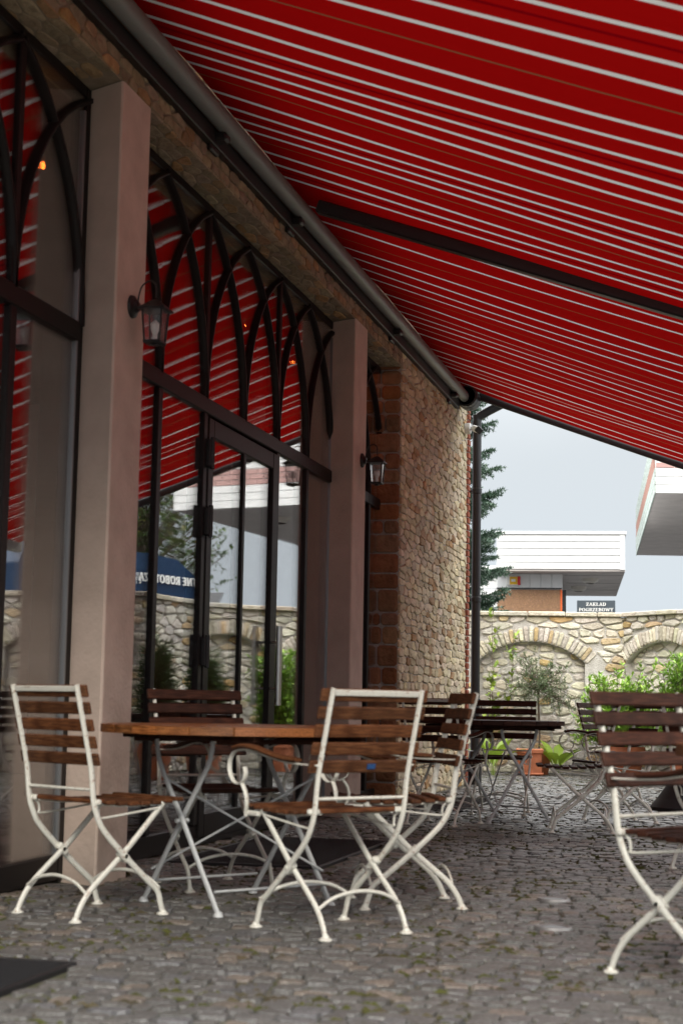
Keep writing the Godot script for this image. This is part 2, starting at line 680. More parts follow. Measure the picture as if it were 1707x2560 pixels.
func make_ground() -> void:
	var g := Shape.new()
	g.quad(Vector3(-300, -0.03, 200), Vector3(300, -0.03, 200), Vector3(300, -0.03, -400), Vector3(-300, -0.03, -400), Vector3.UP)
	part("ground", g, M.asphalt, self).set_meta("kind", "structure")
	var j := Shape.new()
	j.quad(Vector3(-0.6, -0.013, 3), Vector3(9, -0.013, 3), Vector3(9, -0.013, -21.4), Vector3(-0.6, -0.013, -21.4), Vector3.UP)
	j.quad(Vector3(-3.5, -0.013, -17.0), Vector3(-0.6, -0.013, -17.0), Vector3(-0.6, -0.013, -21.4), Vector3(-3.5, -0.013, -21.4), Vector3.UP)
	var pave := part("pavement", j, M.joint, self)
	pave.set_meta("kind", "structure")
	var r := RandomNumberGenerator.new()
	r.seed = 77
	var f := FastNoiseLite.new()
	f.seed = 4
	f.frequency = 0.35
	var setts := []
	var moss := Shape.new()
	var z := -2.6
	var row := 0
	while z > -21.3:
		var depth := r.randf_range(0.074, 0.098)
		var x := (-3.2 if z < -17.0 else -0.3) - r.randf() * 0.1
		var far := 5.2 if z < -6.0 else 5.0
		while x < far:
			var w := r.randf_range(0.068, 0.112) if r.randf() < 0.9 else r.randf_range(0.11, 0.14)
			var wob := 0.05 * sin(x * 1.7 + row * 0.11) + 0.06 * f.get_noise_2d(x * 2.0, z)
			var c := Vector2(x + w * 0.5, z - depth * 0.5 + wob)
			x += w
			var ok := in_court(c)
			for q: Rect2 in GRATES:
				if q.grow(0.03).has_point(c):
					ok = false
			for q: Vector2 in GROUND_LIGHTS:
				if q.distance_to(c) < 0.1:
					ok = false
			if not ok:
				continue
			var lift := 0.004 * r.randf_range(-1, 1) + 0.007 * f.get_noise_2d(x * 3.0 + 50.0, z * 3.0)
			var gap := r.randf_range(0.006, 0.011)
			var poly: Array[Vector2] = []
			for s in [[-1, -1], [1, -1], [1, 1], [-1, 1]]:
				poly.append(Vector2(c.x + s[0] * (w - gap) * 0.5 + r.randf_range(-0.008, 0.008), c.y + s[1] * (depth - gap) * 0.5 + r.randf_range(-0.008, 0.008)))
			var soft := []
			for i in 4:
				var a := poly[i]
				var b := poly[(i + 1) % 4]
				soft.append(a.lerp(b, 0.17))
				soft.append(a.lerp(b, 0.83))
			var k := Shape.new()
			var t := r.randf_range(0.84, 1.14)
			var base := Color(0.172, 0.168, 0.162)
			if r.randf() < 0.14:
				base = Color(0.25, 0.215, 0.185)
			elif r.randf() < 0.12:
				base = Color(0.18, 0.18, 0.185)
			k.col = Color(base.r * t, base.g * t, base.b * t)
			var mid := Vector3(c.x, lift + r.randf_range(0.001, 0.004), c.y)
			var tilt := Vector2(r.randf_range(-0.05, 0.05), r.randf_range(-0.05, 0.05))
			var up := []
			var low := []
			for p: Vector2 in soft:
				low.append(Vector3(p.x, -0.014, p.y))
				var e: Vector2 = c + (p - c) * 0.92
				up.append(Vector3(e.x, lift + tilt.dot(p - c) - r.randf_range(0.0, 0.003), e.y))
			for i in 8:
				var i2 := (i + 1) % 8
				var away: Vector3 = up[i] - mid
				k.quad(low[i], low[i2], up[i2], up[i], Vector3.UP * 0.4 + away.normalized())
				k.tri(up[i], up[i2], mid, Vector3.UP)
			setts.append([k, shows(mid, w * depth, Vector3.UP), 0])
			# moss that creeps out of the joints in patches
			if f.get_noise_2d(c.x * 3.2 + 200.0, c.y * 3.2) + r.randf_range(-0.35, 0.35) > 0.12:
				var e := Vector2(c.x + (w * 0.5 if r.randf() < 0.5 else r.randf_range(-0.4, 0.4) * w), c.y + depth * 0.5)
				var g2 := r.randf_range(0.7, 1.25)
				moss.col = Color(0.050 * g2, 0.052 * g2, 0.012 * g2) if r.randf() < 0.7 else Color(0.055 * g2, 0.045 * g2, 0.025 * g2)
				for bl in r.randi_range(2, 4):
					var ce := Vector3(e.x + r.randf_range(-0.05, 0.05), r.randf_range(0.0, 0.007), e.y + r.randf_range(-0.012, 0.012))
					var rx := r.randf_range(0.012, 0.030)
					var rz := r.randf_range(0.006, 0.014)
					var n := 7
					for i in n:
						var a0 := TAU * i / n
						var a1 := TAU * (i + 1) / n
						var q0 := 1.0 + 0.3 * sin(i * 2.4 + bl)
						var q1 := 1.0 + 0.3 * sin(((i + 1) % n) * 2.4 + bl)
						moss.tri(ce, Vector3(ce.x + cos(a0) * rx * q0, -0.009, ce.z + sin(a0) * rz * q0), Vector3(ce.x + cos(a1) * rx * q1, -0.009, ce.z + sin(a1) * rz * q1), Vector3.UP)
		z -= depth
		row += 1
	lay(setts, func(_k): return pave, 300, pave, "sett", M.sett)
	var mo := part("moss", moss, M.moss, self)
	tag(mo, "green moss growing in the joints between the cobbles", "moss")
	mo.set_meta("kind", "stuff")

	var where := ["dark steel entrance grate at the lower left edge by the near glazing", "dark steel entrance grate in front of the glazed door, under the round table", "dark steel grate in front of the stone pier, beyond the second plaster pillar"]
	for i in 3:
		var q: Rect2 = GRATES[i]
		var o := thing("entrance_grate", where[i], "grate", Vector3(q.position.x, 0, q.position.y), 0.0, "steel grates set in the cobbles")
		var fr := Shape.new()
		fr.box(Vector3(q.size.x * 0.5, -0.004, 0.012), Vector3(q.size.x, 0.024, 0.024), 0.003)
		fr.box(Vector3(q.size.x * 0.5, -0.004, q.size.y - 0.012), Vector3(q.size.x, 0.024, 0.024), 0.003)
		fr.box(Vector3(0.012, -0.005, q.size.y * 0.5), Vector3(0.024, 0.022, q.size.y - 0.05), 0.003)
		fr.box(Vector3(q.size.x - 0.012, -0.005, q.size.y * 0.5), Vector3(0.024, 0.022, q.size.y - 0.05), 0.003)
		part("frame", fr, M.grate, o)
		var pit := bx(Vector3(q.size.x * 0.5, -0.021, q.size.y * 0.5), Vector3(q.size.x - 0.05, 0.012, q.size.y - 0.05))
		part("tray", pit, M.soft_black, o)
		var bar: ArrayMesh = bx(Vector3.ZERO, Vector3(q.size.x - 0.05, 0.02, 0.009), 0.002).mesh(M.grate)
		var n := int(q.size.y / 0.036)
		for b in n:
			var p := part("bar", bar, null, o)
			p.position = Vector3(q.size.x * 0.5, -0.004, 0.04 + (q.size.y - 0.08) * b / (n - 1))
	var gl := ["small round glass ground light set in the cobbles, the nearer of two", "small round glass ground light set in the cobbles, the farther of two"]
	for i in 2:
		var p: Vector2 = GROUND_LIGHTS[i]
		var o := thing("ground_light", gl[i], "ground light", Vector3(p.x, 0, p.y), 0.0, "ground lights in the cobbles")
		var ring := Shape.new()
		ring.lathe([Vector2(0.052, -0.01), Vector2(0.052, 0.006), Vector2(0.056, 0.009), Vector2(0.068, 0.009), Vector2(0.073, 0.0), Vector2(0.073, -0.012)], Vector3.ZERO, 24)
		part("rim", ring, mat(Color(0.3, 0.3, 0.3), 0.5, 0.6), o)
		var disc := Shape.new()
		disc.lathe([Vector2(0.0521, 0.0), Vector2(0.0521, 0.004), Vector2(0.04, 0.0055), Vector2(0.0, 0.006)], Vector3.ZERO, 24)
		part("lens", disc, mat(Color(0.22, 0.25, 0.27), 0.4), o)


# ------------------------------------------------------------------ the restaurant
func arch_pts(z0: float, dir: float, top: float) -> Array:
	var pts := []
	var rr := 1.235
	for i in 13:
		var y := 2.63 + (top - 2.63) * i / 12.0
		var d := rr - sqrt(maxf(0.0, rr * rr - (y - 2.63) * (y - 2.63)))
		pts.append(Vector3(FRAME_X + 0.026, y, z0 + dir * d))
	return pts


func pane_pair(o: Node, z0: float, z1: float, y0: float, y1: float, x := GLASS_X) -> void:
	for s in [-1.0, 0.0, 1.0]:      # a triple-glazed unit
		var k := Shape.new()
		k.box(Vector3.ZERO, Vector3(0.005, y1 - y0, absf(z1 - z0)))
		var p := part("pane", k, M.glass, o)
		p.position = Vector3(x - 0.004 + s * 0.012, (y0 + y1) * 0.5, (z0 + z1) * 0.5)
		p.rotation = Vector3(0, rng.randf_range(-0.0016, 0.0016), rng.randf_range(-0.0012, 0.0012))


func bay(b: Node3D, za: float, zb: float, lines: Array, posts: Array, door: Array, label: String) -> void:
	# za nearer, zb farther; lines: mullion positions; posts: those whose mullion runs to the top
	var o := branch("window", b)
	o.set_meta("label", label)
	var x := FRAME_X
	var fz := 0.06
	for e in [[za - fz * 0.5, 0.0], [zb + fz * 0.5, 0.0]]:
		part("frame", bx(Vector3(x, 1.915, e[0]), Vector3(0.085, 3.83, fz), 0.006), M.frame, o)
		var sg := 1.0 if e[0] > (za + zb) * 0.5 else -1.0
		part("glazing_bead", bx(Vector3(FRAME_X + 0.03, 1.9, e[0] - sg * 0.0385), Vector3(0.03, 3.6, 0.016), 0.003), M.bead, o)
	part("frame", bx(Vector3(x, 3.80, (za + zb) * 0.5), Vector3(0.083, 0.06, za - zb - 2 * fz), 0.006), M.frame, o)
	part("frame", bx(Vector3(x, 0.06, (za + zb) * 0.5), Vector3(0.083, 0.12, za - zb - 2 * fz), 0.006), M.frame, o)
	part("transom", bx(Vector3(x + 0.004, 2.595, (za + zb) * 0.5), Vector3(0.10, 0.095, za - zb - 2 * fz), 0.006), M.frame, o)
	for z in lines:
		var low: bool = door.is_empty() or not (z < door[0] - 0.03 and z > door[1] + 0.03)
		if low:
			part("mullion", bx(Vector3(x, 1.334, z), Vector3(0.10, 2.425, 0.068), 0.006), M.frame, o)
	for z in posts:
		part("mullion", bx(Vector3(x, 3.207, z), Vector3(0.095, 1.127, 0.058), 0.006), M.frame, o)
	var all: Array = [za - 0.03] + lines + [zb + 0.03]
	for i in all.size():
		for s in [-1.0, 1.0]:
			var e: float = all[i] + s * 0.775
			if e < za + 0.1 and e > zb - 0.1:
				var k := Shape.new()
				k.sweep(arch_pts(all[i], s, 3.78), 0.036, 0.0195, Vector3.RIGHT, 6)
				part("arch_bar", k, M.frame, o)
	for i in all.size() - 1:
		pane_pair(o, all[i], all[i + 1], 2.6, 3.8)
		var mid: float = (all[i] + all[i + 1]) * 0.5
		if door.is_empty() or not (mid < door[0] and mid > door[1]):
			pane_pair(o, all[i], all[i + 1], 0.1, 2.58)


# a pillar whose near side is splayed back towards the glazing, with softened corners
func pillar_shape(z0: float, z1: float) -> Shape:
	var k := Shape.new()
	var f := [Vector2(-0.33, z0 - 0.15), Vector2(-0.012, z0 - 0.006), Vector2(-0.003, z0 - 0.009), Vector2(0.0, z0 - 0.018), Vector2(0.0, z1 + 0.012), Vector2(-0.012, z1), Vector2(-0.33, z1)]
	for i in f.size():
		var a: Vector2 = f[i]
		var c: Vector2 = f[(i + 1) % f.size()]
		var out := Vector3((a.x + c.x) * 0.5 + 0.165, 0, (a.y + c.y) * 0.5 - (z0 + z1) * 0.5)
		k.quad(Vector3(a.x, -0.03, a.y), Vector3(c.x, -0.03, c.y), Vector3(c.x, 3.825, c.y), Vector3(a.x, 3.825, a.y), out)
	return k


func make_building() -> void:
	var b := thing("restaurant_building", "stone and pink plaster restaurant front with dark pointed-arch glazing", "building")
	var pl := ["plaster pillar nearest the viewer", "pink plaster pillar beside the left chair", "pink plaster pillar before the stone pier"]
	var span := [[-2.1, -2.5], [-6.985, -7.37], [-11.86, -12.28]]
	for i in 3:
		var s: Array = span[i]
		part("pillar", pillar_shape(s[0], s[1]), M.plaster, b, pl[i])
	# glazing between the pillars
	var win_labels := ["near glazing left of the pillar", "glazing with the door between the pillars", "narrow glazing before the stone pier"]
	bay(b, -2.5, -7.085, [-2.45 - 0.78, -4.0, -4.78, -5.54, -6.31], [-4.78, -6.31], [], win_labels[0])
	bay(b, -7.37, -12.03, [-8.16, -8.935, -9.71, -10.48, -11.255], [-8.935, -10.48], [-8.935, -10.48], win_labels[1])
	bay(b, -12.20, -13.90, [-12.68, -13.3], [], [], win_labels[2])
	# the door leaf
	var d := branch("door", b)
	var x := FRAME_X + 0.012
	for z in [-9.03, -10.40]:
		part("stile", bx(Vector3(x, 1.29, z), Vector3(0.085, 2.48, 0.1), 0.006), M.frame, d)
	part("stile", bx(Vector3(x - 0.002, 1.275, -9.725), Vector3(0.076, 2.3, 0.055), 0.006), M.frame, d)
	part("rail", bx(Vector3(x, 2.475, -9.715), Vector3(0.083, 0.11, 1.27), 0.006), M.frame, d)
	part("rail", bx(Vector3(x, 0.11, -9.715), Vector3(0.083, 0.15, 1.27), 0.006), M.frame, d)
	pane_pair(d, -9.07, -9.7, 0.18, 2.43, GLASS_X + 0.003)
	pane_pair(d, -9.75, -10.36, 0.18, 2.43, GLASS_X + 0.003)
	for y in [2.31, 1.9, 1.13]:
		var h := Shape.new()
		h.box(Vector3(x + 0.045, y, -8.985), Vector3(0.04, 0.17, 0.07), 0.006)
		h.lathe([Vector2(0.0, -0.1), Vector2(0.014, -0.095), Vector2(0.014, 0.095), Vector2(0.0, 0.1)], Vector3(x + 0.068, y, -8.975), 10)
		part("hinge", h, M.black, d)
	var hd := Shape.new()
	hd.lathe([Vector2(0.0, 0.0), Vector2(0.022, 0.0), Vector2(0.022, 0.53), Vector2(0.0, 0.53)], Vector3(x + 0.105, 0.82, -10.36), 14)
	hd.sweep([Vector3(x + 0.03, 0.93, -10.38), Vector3(x + 0.105, 0.93, -10.36)], 0.009, 0.009, Vector3.UP)
	hd.sweep([Vector3(x + 0.03, 1.24, -10.38), Vector3(x + 0.105, 1.24, -10.36)], 0.009, 0.009, Vector3.UP)
	part("handle", hd, M.steel, d)

	# shell of the house
	part("side_wall", bx(Vector3(-3.8, 2.2, -1.0), Vector3(7.0, 4.6, 0.3)), M.plaster, b)
	part("front_wall", bx(Vector3(-0.18, 2.2, -1.62), Vector3(0.3, 4.6, 0.93)), M.plaster, b)
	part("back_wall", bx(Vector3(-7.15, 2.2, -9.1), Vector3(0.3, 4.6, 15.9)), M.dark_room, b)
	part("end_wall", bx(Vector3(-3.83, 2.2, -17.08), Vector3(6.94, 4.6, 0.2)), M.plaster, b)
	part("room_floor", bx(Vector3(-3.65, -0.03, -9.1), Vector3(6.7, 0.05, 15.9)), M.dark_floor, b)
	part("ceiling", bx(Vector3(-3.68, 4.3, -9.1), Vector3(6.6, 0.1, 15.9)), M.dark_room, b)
	part("roof", bx(Vector3(-3.35, 4.68, -9.1), Vector3(7.9, 0.25, 16.9), 0.02), M.anthracite, b)
	part("room_column", bx(Vector3(-3.0, 2.1, -8.4), Vector3(0.35, 4.2, 0.35)), M.dark_room, b)
	part("room_column", bx(Vector3(-3.0, 2.1, -13.2), Vector3(0.35, 4.2, 0.35)), M.dark_room, b)

	# lintel and stone pier with their stones
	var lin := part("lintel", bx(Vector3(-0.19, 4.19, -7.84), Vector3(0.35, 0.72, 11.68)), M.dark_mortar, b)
	var pier := part("stone_pier", bx(Vector3(-0.19, 2.26, -15.47), Vector3(0.34, 4.56, 3.54)), M.mortar, b)
	var r := RandomNumberGenerator.new()
	r.seed = 5
	var stones := []
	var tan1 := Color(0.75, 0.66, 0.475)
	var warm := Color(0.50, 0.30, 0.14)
	for p in rubble(13.69, 17.16, 0.0, 4.5, 0.185, 0.064, 0.010, func(_s): return true, 11):
		var k := Shape.new()
		k.col = stone_tone(r, tan1, warm, 0.14)
		stone_shape(k, p, Vector3(-0.02, 0, 0), Vector3(0, 0, -1), Vector3.UP, Vector3.RIGHT, r.randf_range(0.010, 0.024), r)
		stones.append([k, shows(Vector3(0, p[0].y, -p[0].x), poly_area(p), Vector3.RIGHT), pier])
	# squared blocks on the pier's reveal beside the narrow window
	var y := 0.0
	while y < 3.8:
		var h := r.randf_range(0.1, 0.21)
		var split := r.randf_range(0.1, 0.22)
		for seg in [[0.005, split], [split, 0.345]]:
			var p: Array[Vector2] = [Vector2(seg[0] + 0.006, y + 0.007), Vector2(seg[1] - 0.006, y + 0.006), Vector2(seg[1] - 0.007, y + h - 0.007), Vector2(seg[0] + 0.006, y + h - 0.006)]
			var k := Shape.new()
			k.col = stone_tone(r, Color(0.36, 0.22, 0.13), Color(0.36, 0.16, 0.075), 0.4)
			var soft := chaikin(p)
			stone_shape(k, soft, Vector3(-0.365, 0, -13.695), Vector3.RIGHT, Vector3.UP, Vector3(0, 0, 1), r.randf_range(0.012, 0.025), r)
			stones.append([k, shows(Vector3(-0.15, y, -13.69), poly_area(soft), Vector3(0, 0, 1)), pier])
		y += h
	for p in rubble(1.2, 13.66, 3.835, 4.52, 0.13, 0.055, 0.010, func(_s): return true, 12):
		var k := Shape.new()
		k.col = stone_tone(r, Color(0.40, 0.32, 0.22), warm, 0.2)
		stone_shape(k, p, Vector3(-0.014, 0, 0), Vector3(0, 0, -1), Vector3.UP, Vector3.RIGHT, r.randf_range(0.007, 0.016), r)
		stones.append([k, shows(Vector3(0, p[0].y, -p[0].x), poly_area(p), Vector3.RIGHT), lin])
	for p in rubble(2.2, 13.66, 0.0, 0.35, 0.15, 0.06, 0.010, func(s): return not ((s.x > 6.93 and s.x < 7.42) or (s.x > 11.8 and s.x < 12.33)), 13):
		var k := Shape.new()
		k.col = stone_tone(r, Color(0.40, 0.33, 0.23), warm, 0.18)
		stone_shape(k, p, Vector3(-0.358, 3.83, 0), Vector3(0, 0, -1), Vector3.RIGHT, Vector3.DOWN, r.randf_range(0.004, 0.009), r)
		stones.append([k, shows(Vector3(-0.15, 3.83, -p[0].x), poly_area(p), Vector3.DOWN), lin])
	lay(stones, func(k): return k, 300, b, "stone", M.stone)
	# a strip of red bricks closes the pier's far corner
	var corner := part("brick_corner", bx(Vector3(-0.1, 2.25, -17.245), Vector3(0.2, 4.5, 0.09)), M.mortar, b)
	var yb := 0.02
	var i := 0
	while yb < 4.4:
		part("brick", bx(Vector3(-0.1, yb + 0.03, -17.245), Vector3(0.228 if i % 2 else 0.222, 0.06, 0.106), 0.005), M.red_brick, corner)
		yb += 0.072
		i += 1


func make_lantern(at: Vector3, label: String) -> void:
	var o := thing("wall_lantern", label, "lantern", at, 0.0, "black wall lanterns on the plaster pillars")
	var cx := 0.125
	var k := Shape.new()
	k.lathe([Vector2(0.0, 0.0), Vector2(0.058, 0.0), Vector2(0.055, 0.014), Vector2(0.035, 0.024), Vector2(0.022, 0.04), Vector2(0.0, 0.042)], Vector3.ZERO, 18, Basis(Vector3.BACK, -PI / 2))
	part("wall_plate", k, M.black, o)
	k = Shape.new()
	var curl := [Vector3(0.03, 0.0, 0), Vector3(0.035, 0.05, 0), Vector3(0.05, 0.1, 0), Vector3(0.085, 0.125, 0), Vector3(0.115, 0.115, 0), Vector3(cx, 0.085, 0), Vector3(cx, 0.04, 0)]
	k.sweep(smooth(curl), 0.0045, 0.0045, Vector3.BACK, 6)
	k.sweep([Vector3(0.03, -0.005, 0), Vector3(cx - 0.03, 0.0, 0)], 0.006, 0.006, Vector3.UP, 6)
	part("bracket", k, M.black, o)
	k = Shape.new()
	# pyramid roof
	var h0 := 0.068
	var y0 := -0.018
	for e in 4:
		var a0 := PI / 4 + e * PI / 2
		var a1 := a0 + PI / 2
		var q := sqrt(2.0)
		var p0 := Vector3(cx + cos(a0) * h0 * q, y0, sin(a0) * h0 * q)
		var p1 := Vector3(cx + cos(a1) * h0 * q, y0, sin(a1) * h0 * q)
		var t0 := Vector3(cx + cos(a0) * 0.022 * q, y0 + 0.04, sin(a0) * 0.022 * q)
		var t1 := Vector3(cx + cos(a1) * 0.022 * q, y0 + 0.04, sin(a1) * 0.022 * q)
		var oo := (p0 + p1) * 0.5 - Vector3(cx, y0 - 0.05, 0)
		k.quad(p0, p1, t1, t0, oo)
		k.quad(p0, p1, p1 - Vector3(0, 0.008, 0), p0 - Vector3(0, 0.008, 0), (p0 + p1) * 0.5 - Vector3(cx, y0, 0))
		k.tri(p0 - Vector3(0, 0.008, 0), p1 - Vector3(0, 0.008, 0), Vector3(cx, y0 - 0.008, 0), Vector3.DOWN)
		k.tri(t0, t1, Vector3(cx, y0 + 0.052, 0), Vector3.UP)
	part("roof", k, M.black, o)
	k = Shape.new()
	var top := 0.05
	var bot := 0.039
	var yt := y0 - 0.009
	var yb := yt - 0.15
	for sx in [-1, 1]:
		for sz in [-1, 1]:
			k.sweep([Vector3(cx + sx * top, yt, sz * top), Vector3(cx + sx * bot, yb, sz * bot)], 0.0055, 0.0055, Vector3.RIGHT, 4)
	k.box(Vector3(cx, yb - 0.006, 0), Vector3(bot * 2 + 0.014, 0.014, bot * 2 + 0.014), 0.003)
	k.box(Vector3(cx, yb - 0.018, 0), Vector3(0.03, 0.012, 0.03), 0.003)
	part("cage", k, M.black, o)
	for e in 4:
		var bs := Basis(Vector3.UP, e * PI / 2)
		var g := Shape.new()
		g.quad(Vector3(cx, 0, 0) + bs * Vector3(top - 0.001, yt, -top + 0.006), Vector3(cx, 0, 0) + bs * Vector3(top - 0.001, yt, top - 0.006), Vector3(cx, 0, 0) + bs * Vector3(bot - 0.001, yb, bot - 0.006), Vector3(cx, 0, 0) + bs * Vector3(bot - 0.001, yb, -bot + 0.006), bs * Vector3.RIGHT)
		part("pane", g, M.lantern_glass, o)
	k = Shape.new()
	k.lathe([Vector2(0.0, yb), Vector2(0.012, yb), Vector2(0.012, yb + 0.035), Vector2(0.022, yb + 0.06), Vector2(0.024, yb + 0.085), Vector2(0.0, yb + 0.11)], Vector3(cx, 0, 0), 12)
	part("bulb", k, M.white, o)


func make_awning() -> void:
	var o := thing("awning", "large red awning with thin white stripes over the terrace", "awning")
	var near := -3.3
	var far := -16.62
	# stripes across the fabric: [centre, width, kind]
	var st := []
	var w := "w"
	var zs := [-10.3, -10.63, -10.95, -11.28, -11.6, -11.9, -12.2, -12.46, -12.76, -13.06, -13.33, -13.62, -13.9, -14.17, -14.46, -14.78, -15.1, -15.3, -15.5, -15.75, -16.05, -16.38]
	var ks := "wwbwwwwbwtwwtwbwwtwbww"
	for i in zs.size():
		st.append([zs[i], 0.040 if ks[i] == "w" else 0.022 if ks[i] == "t" else 0.016, ks[i]])
	for q in [[-5.4, w], [-5.67, w], [-5.94, w], [-6.2, w], [-6.42, "b"], [-6.69, w], [-6.93, w], [-7.17, w], [-7.4, w], [-7.59, w], [-7.79, w], [-7.96, "b"], [-8.21, w], [-8.44, w], [-8.64, w], [-8.83, w], [-9.0, "b"], [-9.22, w], [-9.44, w], [-9.67, w], [-5.8, "s"], [-7.28, "s"], [-8.54, "s"], [-9.55, "s"]]:
		st.append([q[0], 0.042 if q[1] == "w" else 0.016 if q[1] == "b" else 0.03, q[1]])
	var z := -5.16
	var c := 0
	while z > -12.0 and z < -0.0 and c < 14:
		st.append([z, 0.016 if c % 5 == 3 else 0.038, "b" if c % 5 == 3 else "w"])
		z += 0.25
		c += 1
	st.sort_custom(func(a, b2): return a[0] > b2[0])
	var red := Color(0.44, 0.004, 0.005)
	var tone := {"w": Color(0.87, 0.88, 0.87), "t": Color(0.66, 0.58, 0.52), "b": Color(0.26, 0.11, 0.055), "s": Color(0.26, 0.003, 0.004)}
	var bands := []
	var at := near
	for s in st:
		if s[0] + s[1] * 0.5 > at or s[0] - s[1] * 0.5 < far:
			continue
		bands.append([at, s[0] + s[1] * 0.5, red])
		bands.append([s[0] + s[1] * 0.5, s[0] - s[1] * 0.5, tone[s[2]]])
		at = s[0] - s[1] * 0.5
	bands.append([at, far, red])
	var k := Shape.new()
	var nx := 10
	var hgt := func(x: float, zz: float) -> float:
		return 4.25 - 0.365 * x - 0.03 * sin(clampf((x - 0.1) / 4.45, 0, 1) * PI) + 0.010 * sin(zz * 1.3 + x * 0.8) + 0.005 * sin(zz * 5.3 - x * 1.7)
	for q in bands:
		k.col = q[2]
		for i in nx:
			var x0 := 0.03 + 4.52 * i / nx
			var x1 := 0.03 + 4.52 * (i + 1) / nx
			var a := Vector3(x0, hgt.call(x0, q[0]), q[0])
			var b2 := Vector3(x1, hgt.call(x1, q[0]), q[0])
			var d := Vector3(x1, hgt.call(x1, q[1]), q[1])
			var e := Vector3(x0, hgt.call(x0, q[1]), q[1])
			k.quad(a, b2, d, e, Vector3(0.34, 0.94, 0))
	part("fabric", k, M.fabric, o)
	# round roller cassette along the wall and its dark end cap
	k = Shape.new()
	var prof := []
	for i in 17:
		var an := TAU * i / 16.0
		prof.append(Vector3(0.085 + cos(an) * 0.052, 4.085 + sin(an) * 0.062, 0))
	for i in 16:
		var a: Vector3 = prof[i]
		var b2: Vector3 = prof[i + 1]
		var ca := Vector3(0.085, 4.085, 0)
		for seg in 8:
			var z0 := near + (-16.42 - near) * seg / 8.0
			var z1 := near + (-16.42 - near) * (seg + 1) / 8.0
			k.squad(a + Vector3(0, 0, z0), b2 + Vector3(0, 0, z0), b2 + Vector3(0, 0, z1), a + Vector3(0, 0, z1), a - ca, b2 - ca, b2 - ca, a - ca)
	part("cassette", k, M.cassette, o)
	k = Shape.new()
	k.lathe([Vector2(0.0, 0.0), Vector2(0.094, 0.0), Vector2(0.112, 0.01), Vector2(0.115, 0.10), Vector2(0.118, 0.105), Vector2(0.118, 0.27), Vector2(0.10, 0.30), Vector2(0.0, 0.31)], Vector3(0.105, 4.09, -16.41), 24, Basis(Vector3.RIGHT, -PI / 2))
	part("end_cap", k, M.anthracite, o)
	part("shadow_gap_bar", bx(Vector3(0.015, 4.0, (near - 16.4) * 0.5), Vector3(0.05, 0.10, 16.4 + near), 0.005), M.black, o)  # black bar standing in for the shadow gap and cable by the cassette
	for zz in [-3.6, -5.6, -8.3, -9.9, -13.1, -15.9]:
		k = Shape.new()
		k.box(Vector3(0.05, 4.0, zz), Vector3(0.11, 0.05, 0.09), 0.012)
		k.box(Vector3(0.015, 3.95, zz), Vector3(0.03, 0.07, 0.14), 0.008)
		part("bracket", k, M.black, o)
	# sloping rails under the fabric
	var dirn := Vector3(1, -0.37, 0).normalized()
	var bs := Basis(dirn, Vector3.BACK.cross(dirn).normalized(), Vector3.BACK)
	for q in [[-3.36, 0.1, 0.0], [-9.92, 0.16, 0.0], [-16.66, 0.085, 0.03]]:
		var len_ := 4.35
		var top := Vector3(0.2, 4.145 + q[2], q[0])
		dirn = Vector3(1, -0.346 if q[0] == -9.92 else -0.37, 0).normalized()
		bs = Basis(dirn, Vector3.BACK.cross(dirn).normalized(), Vector3.BACK)
		k = Shape.new()
		k.box(top + dirn * len_ * 0.5 + Vector3(0, -0.045, 0), Vector3(len_, 0.085, q[1] * 0.55), 0.01, bs)
		var rail := part("rail", k, M.anthracite, o)
		if q[0] == -9.92:
			k = Shape.new()
			k.box(top + dirn * len_ * 0.5 + Vector3(0, -0.03, -0.085), Vector3(len_, 0.05, 0.07), 0.008, bs)
			part("grey_cover", k, M.cassette, rail)
	part("front_bar", bx(Vector3(4.6, 2.55, (near + far) * 0.5), Vector3(0.1, 0.13, near - far + 0.14), 0.015), M.cassette, o)


func make_downpipe() -> void:
	var o := thing("downpipe", "black rain downpipe at the far corner of the stone pier", "downpipe")
	var k := Shape.new()
	k.lathe([Vector2(0.05, 0.35), Vector2(0.05, 4.05), Vector2(0.0, 4.06)], Vector3(0.075, 0, -17.34), 18)
	part("pipe", k, M.anthracite, o)
	k = Shape.new()
	k.lathe([Vector2(0.0, 0.0), Vector2(0.075, 0.0), Vector2(0.075, 0.26), Vector2(0.062, 0.36), Vector2(0.05, 0.37)], Vector3(0.075, 0, -17.34), 18)
	part("boot", k, M.anthracite, o)
	for y in [0.9, 2.0, 3.2]:
		k = Shape.new()
		k.lathe([Vector2(0.05, y - 0.03), Vector2(0.058, y - 0.025), Vector2(0.058, y + 0.025), Vector2(0.05, y + 0.03)], Vector3(0.075, 0, -17.34), 18)
		k.box(Vector3(0.015, y, -17.34), Vector3(0.06, 0.03, 0.03), 0.004)
		part("clamp", k, M.anthracite, o)
	k = Shape.new()
	k.sweep(smooth([Vector3(0.075, 3.85, -17.34), Vector3(0.075, 4.0, -17.34), Vector3(0.16, 4.07, -17.34), Vector3(0.42, 4.2, -17.34), Vector3(0.6, 4.3, -17.34)]), 0.05, 0.05, Vector3.BACK, 14)
	part("offset_pipe", k, M.anthracite, o)


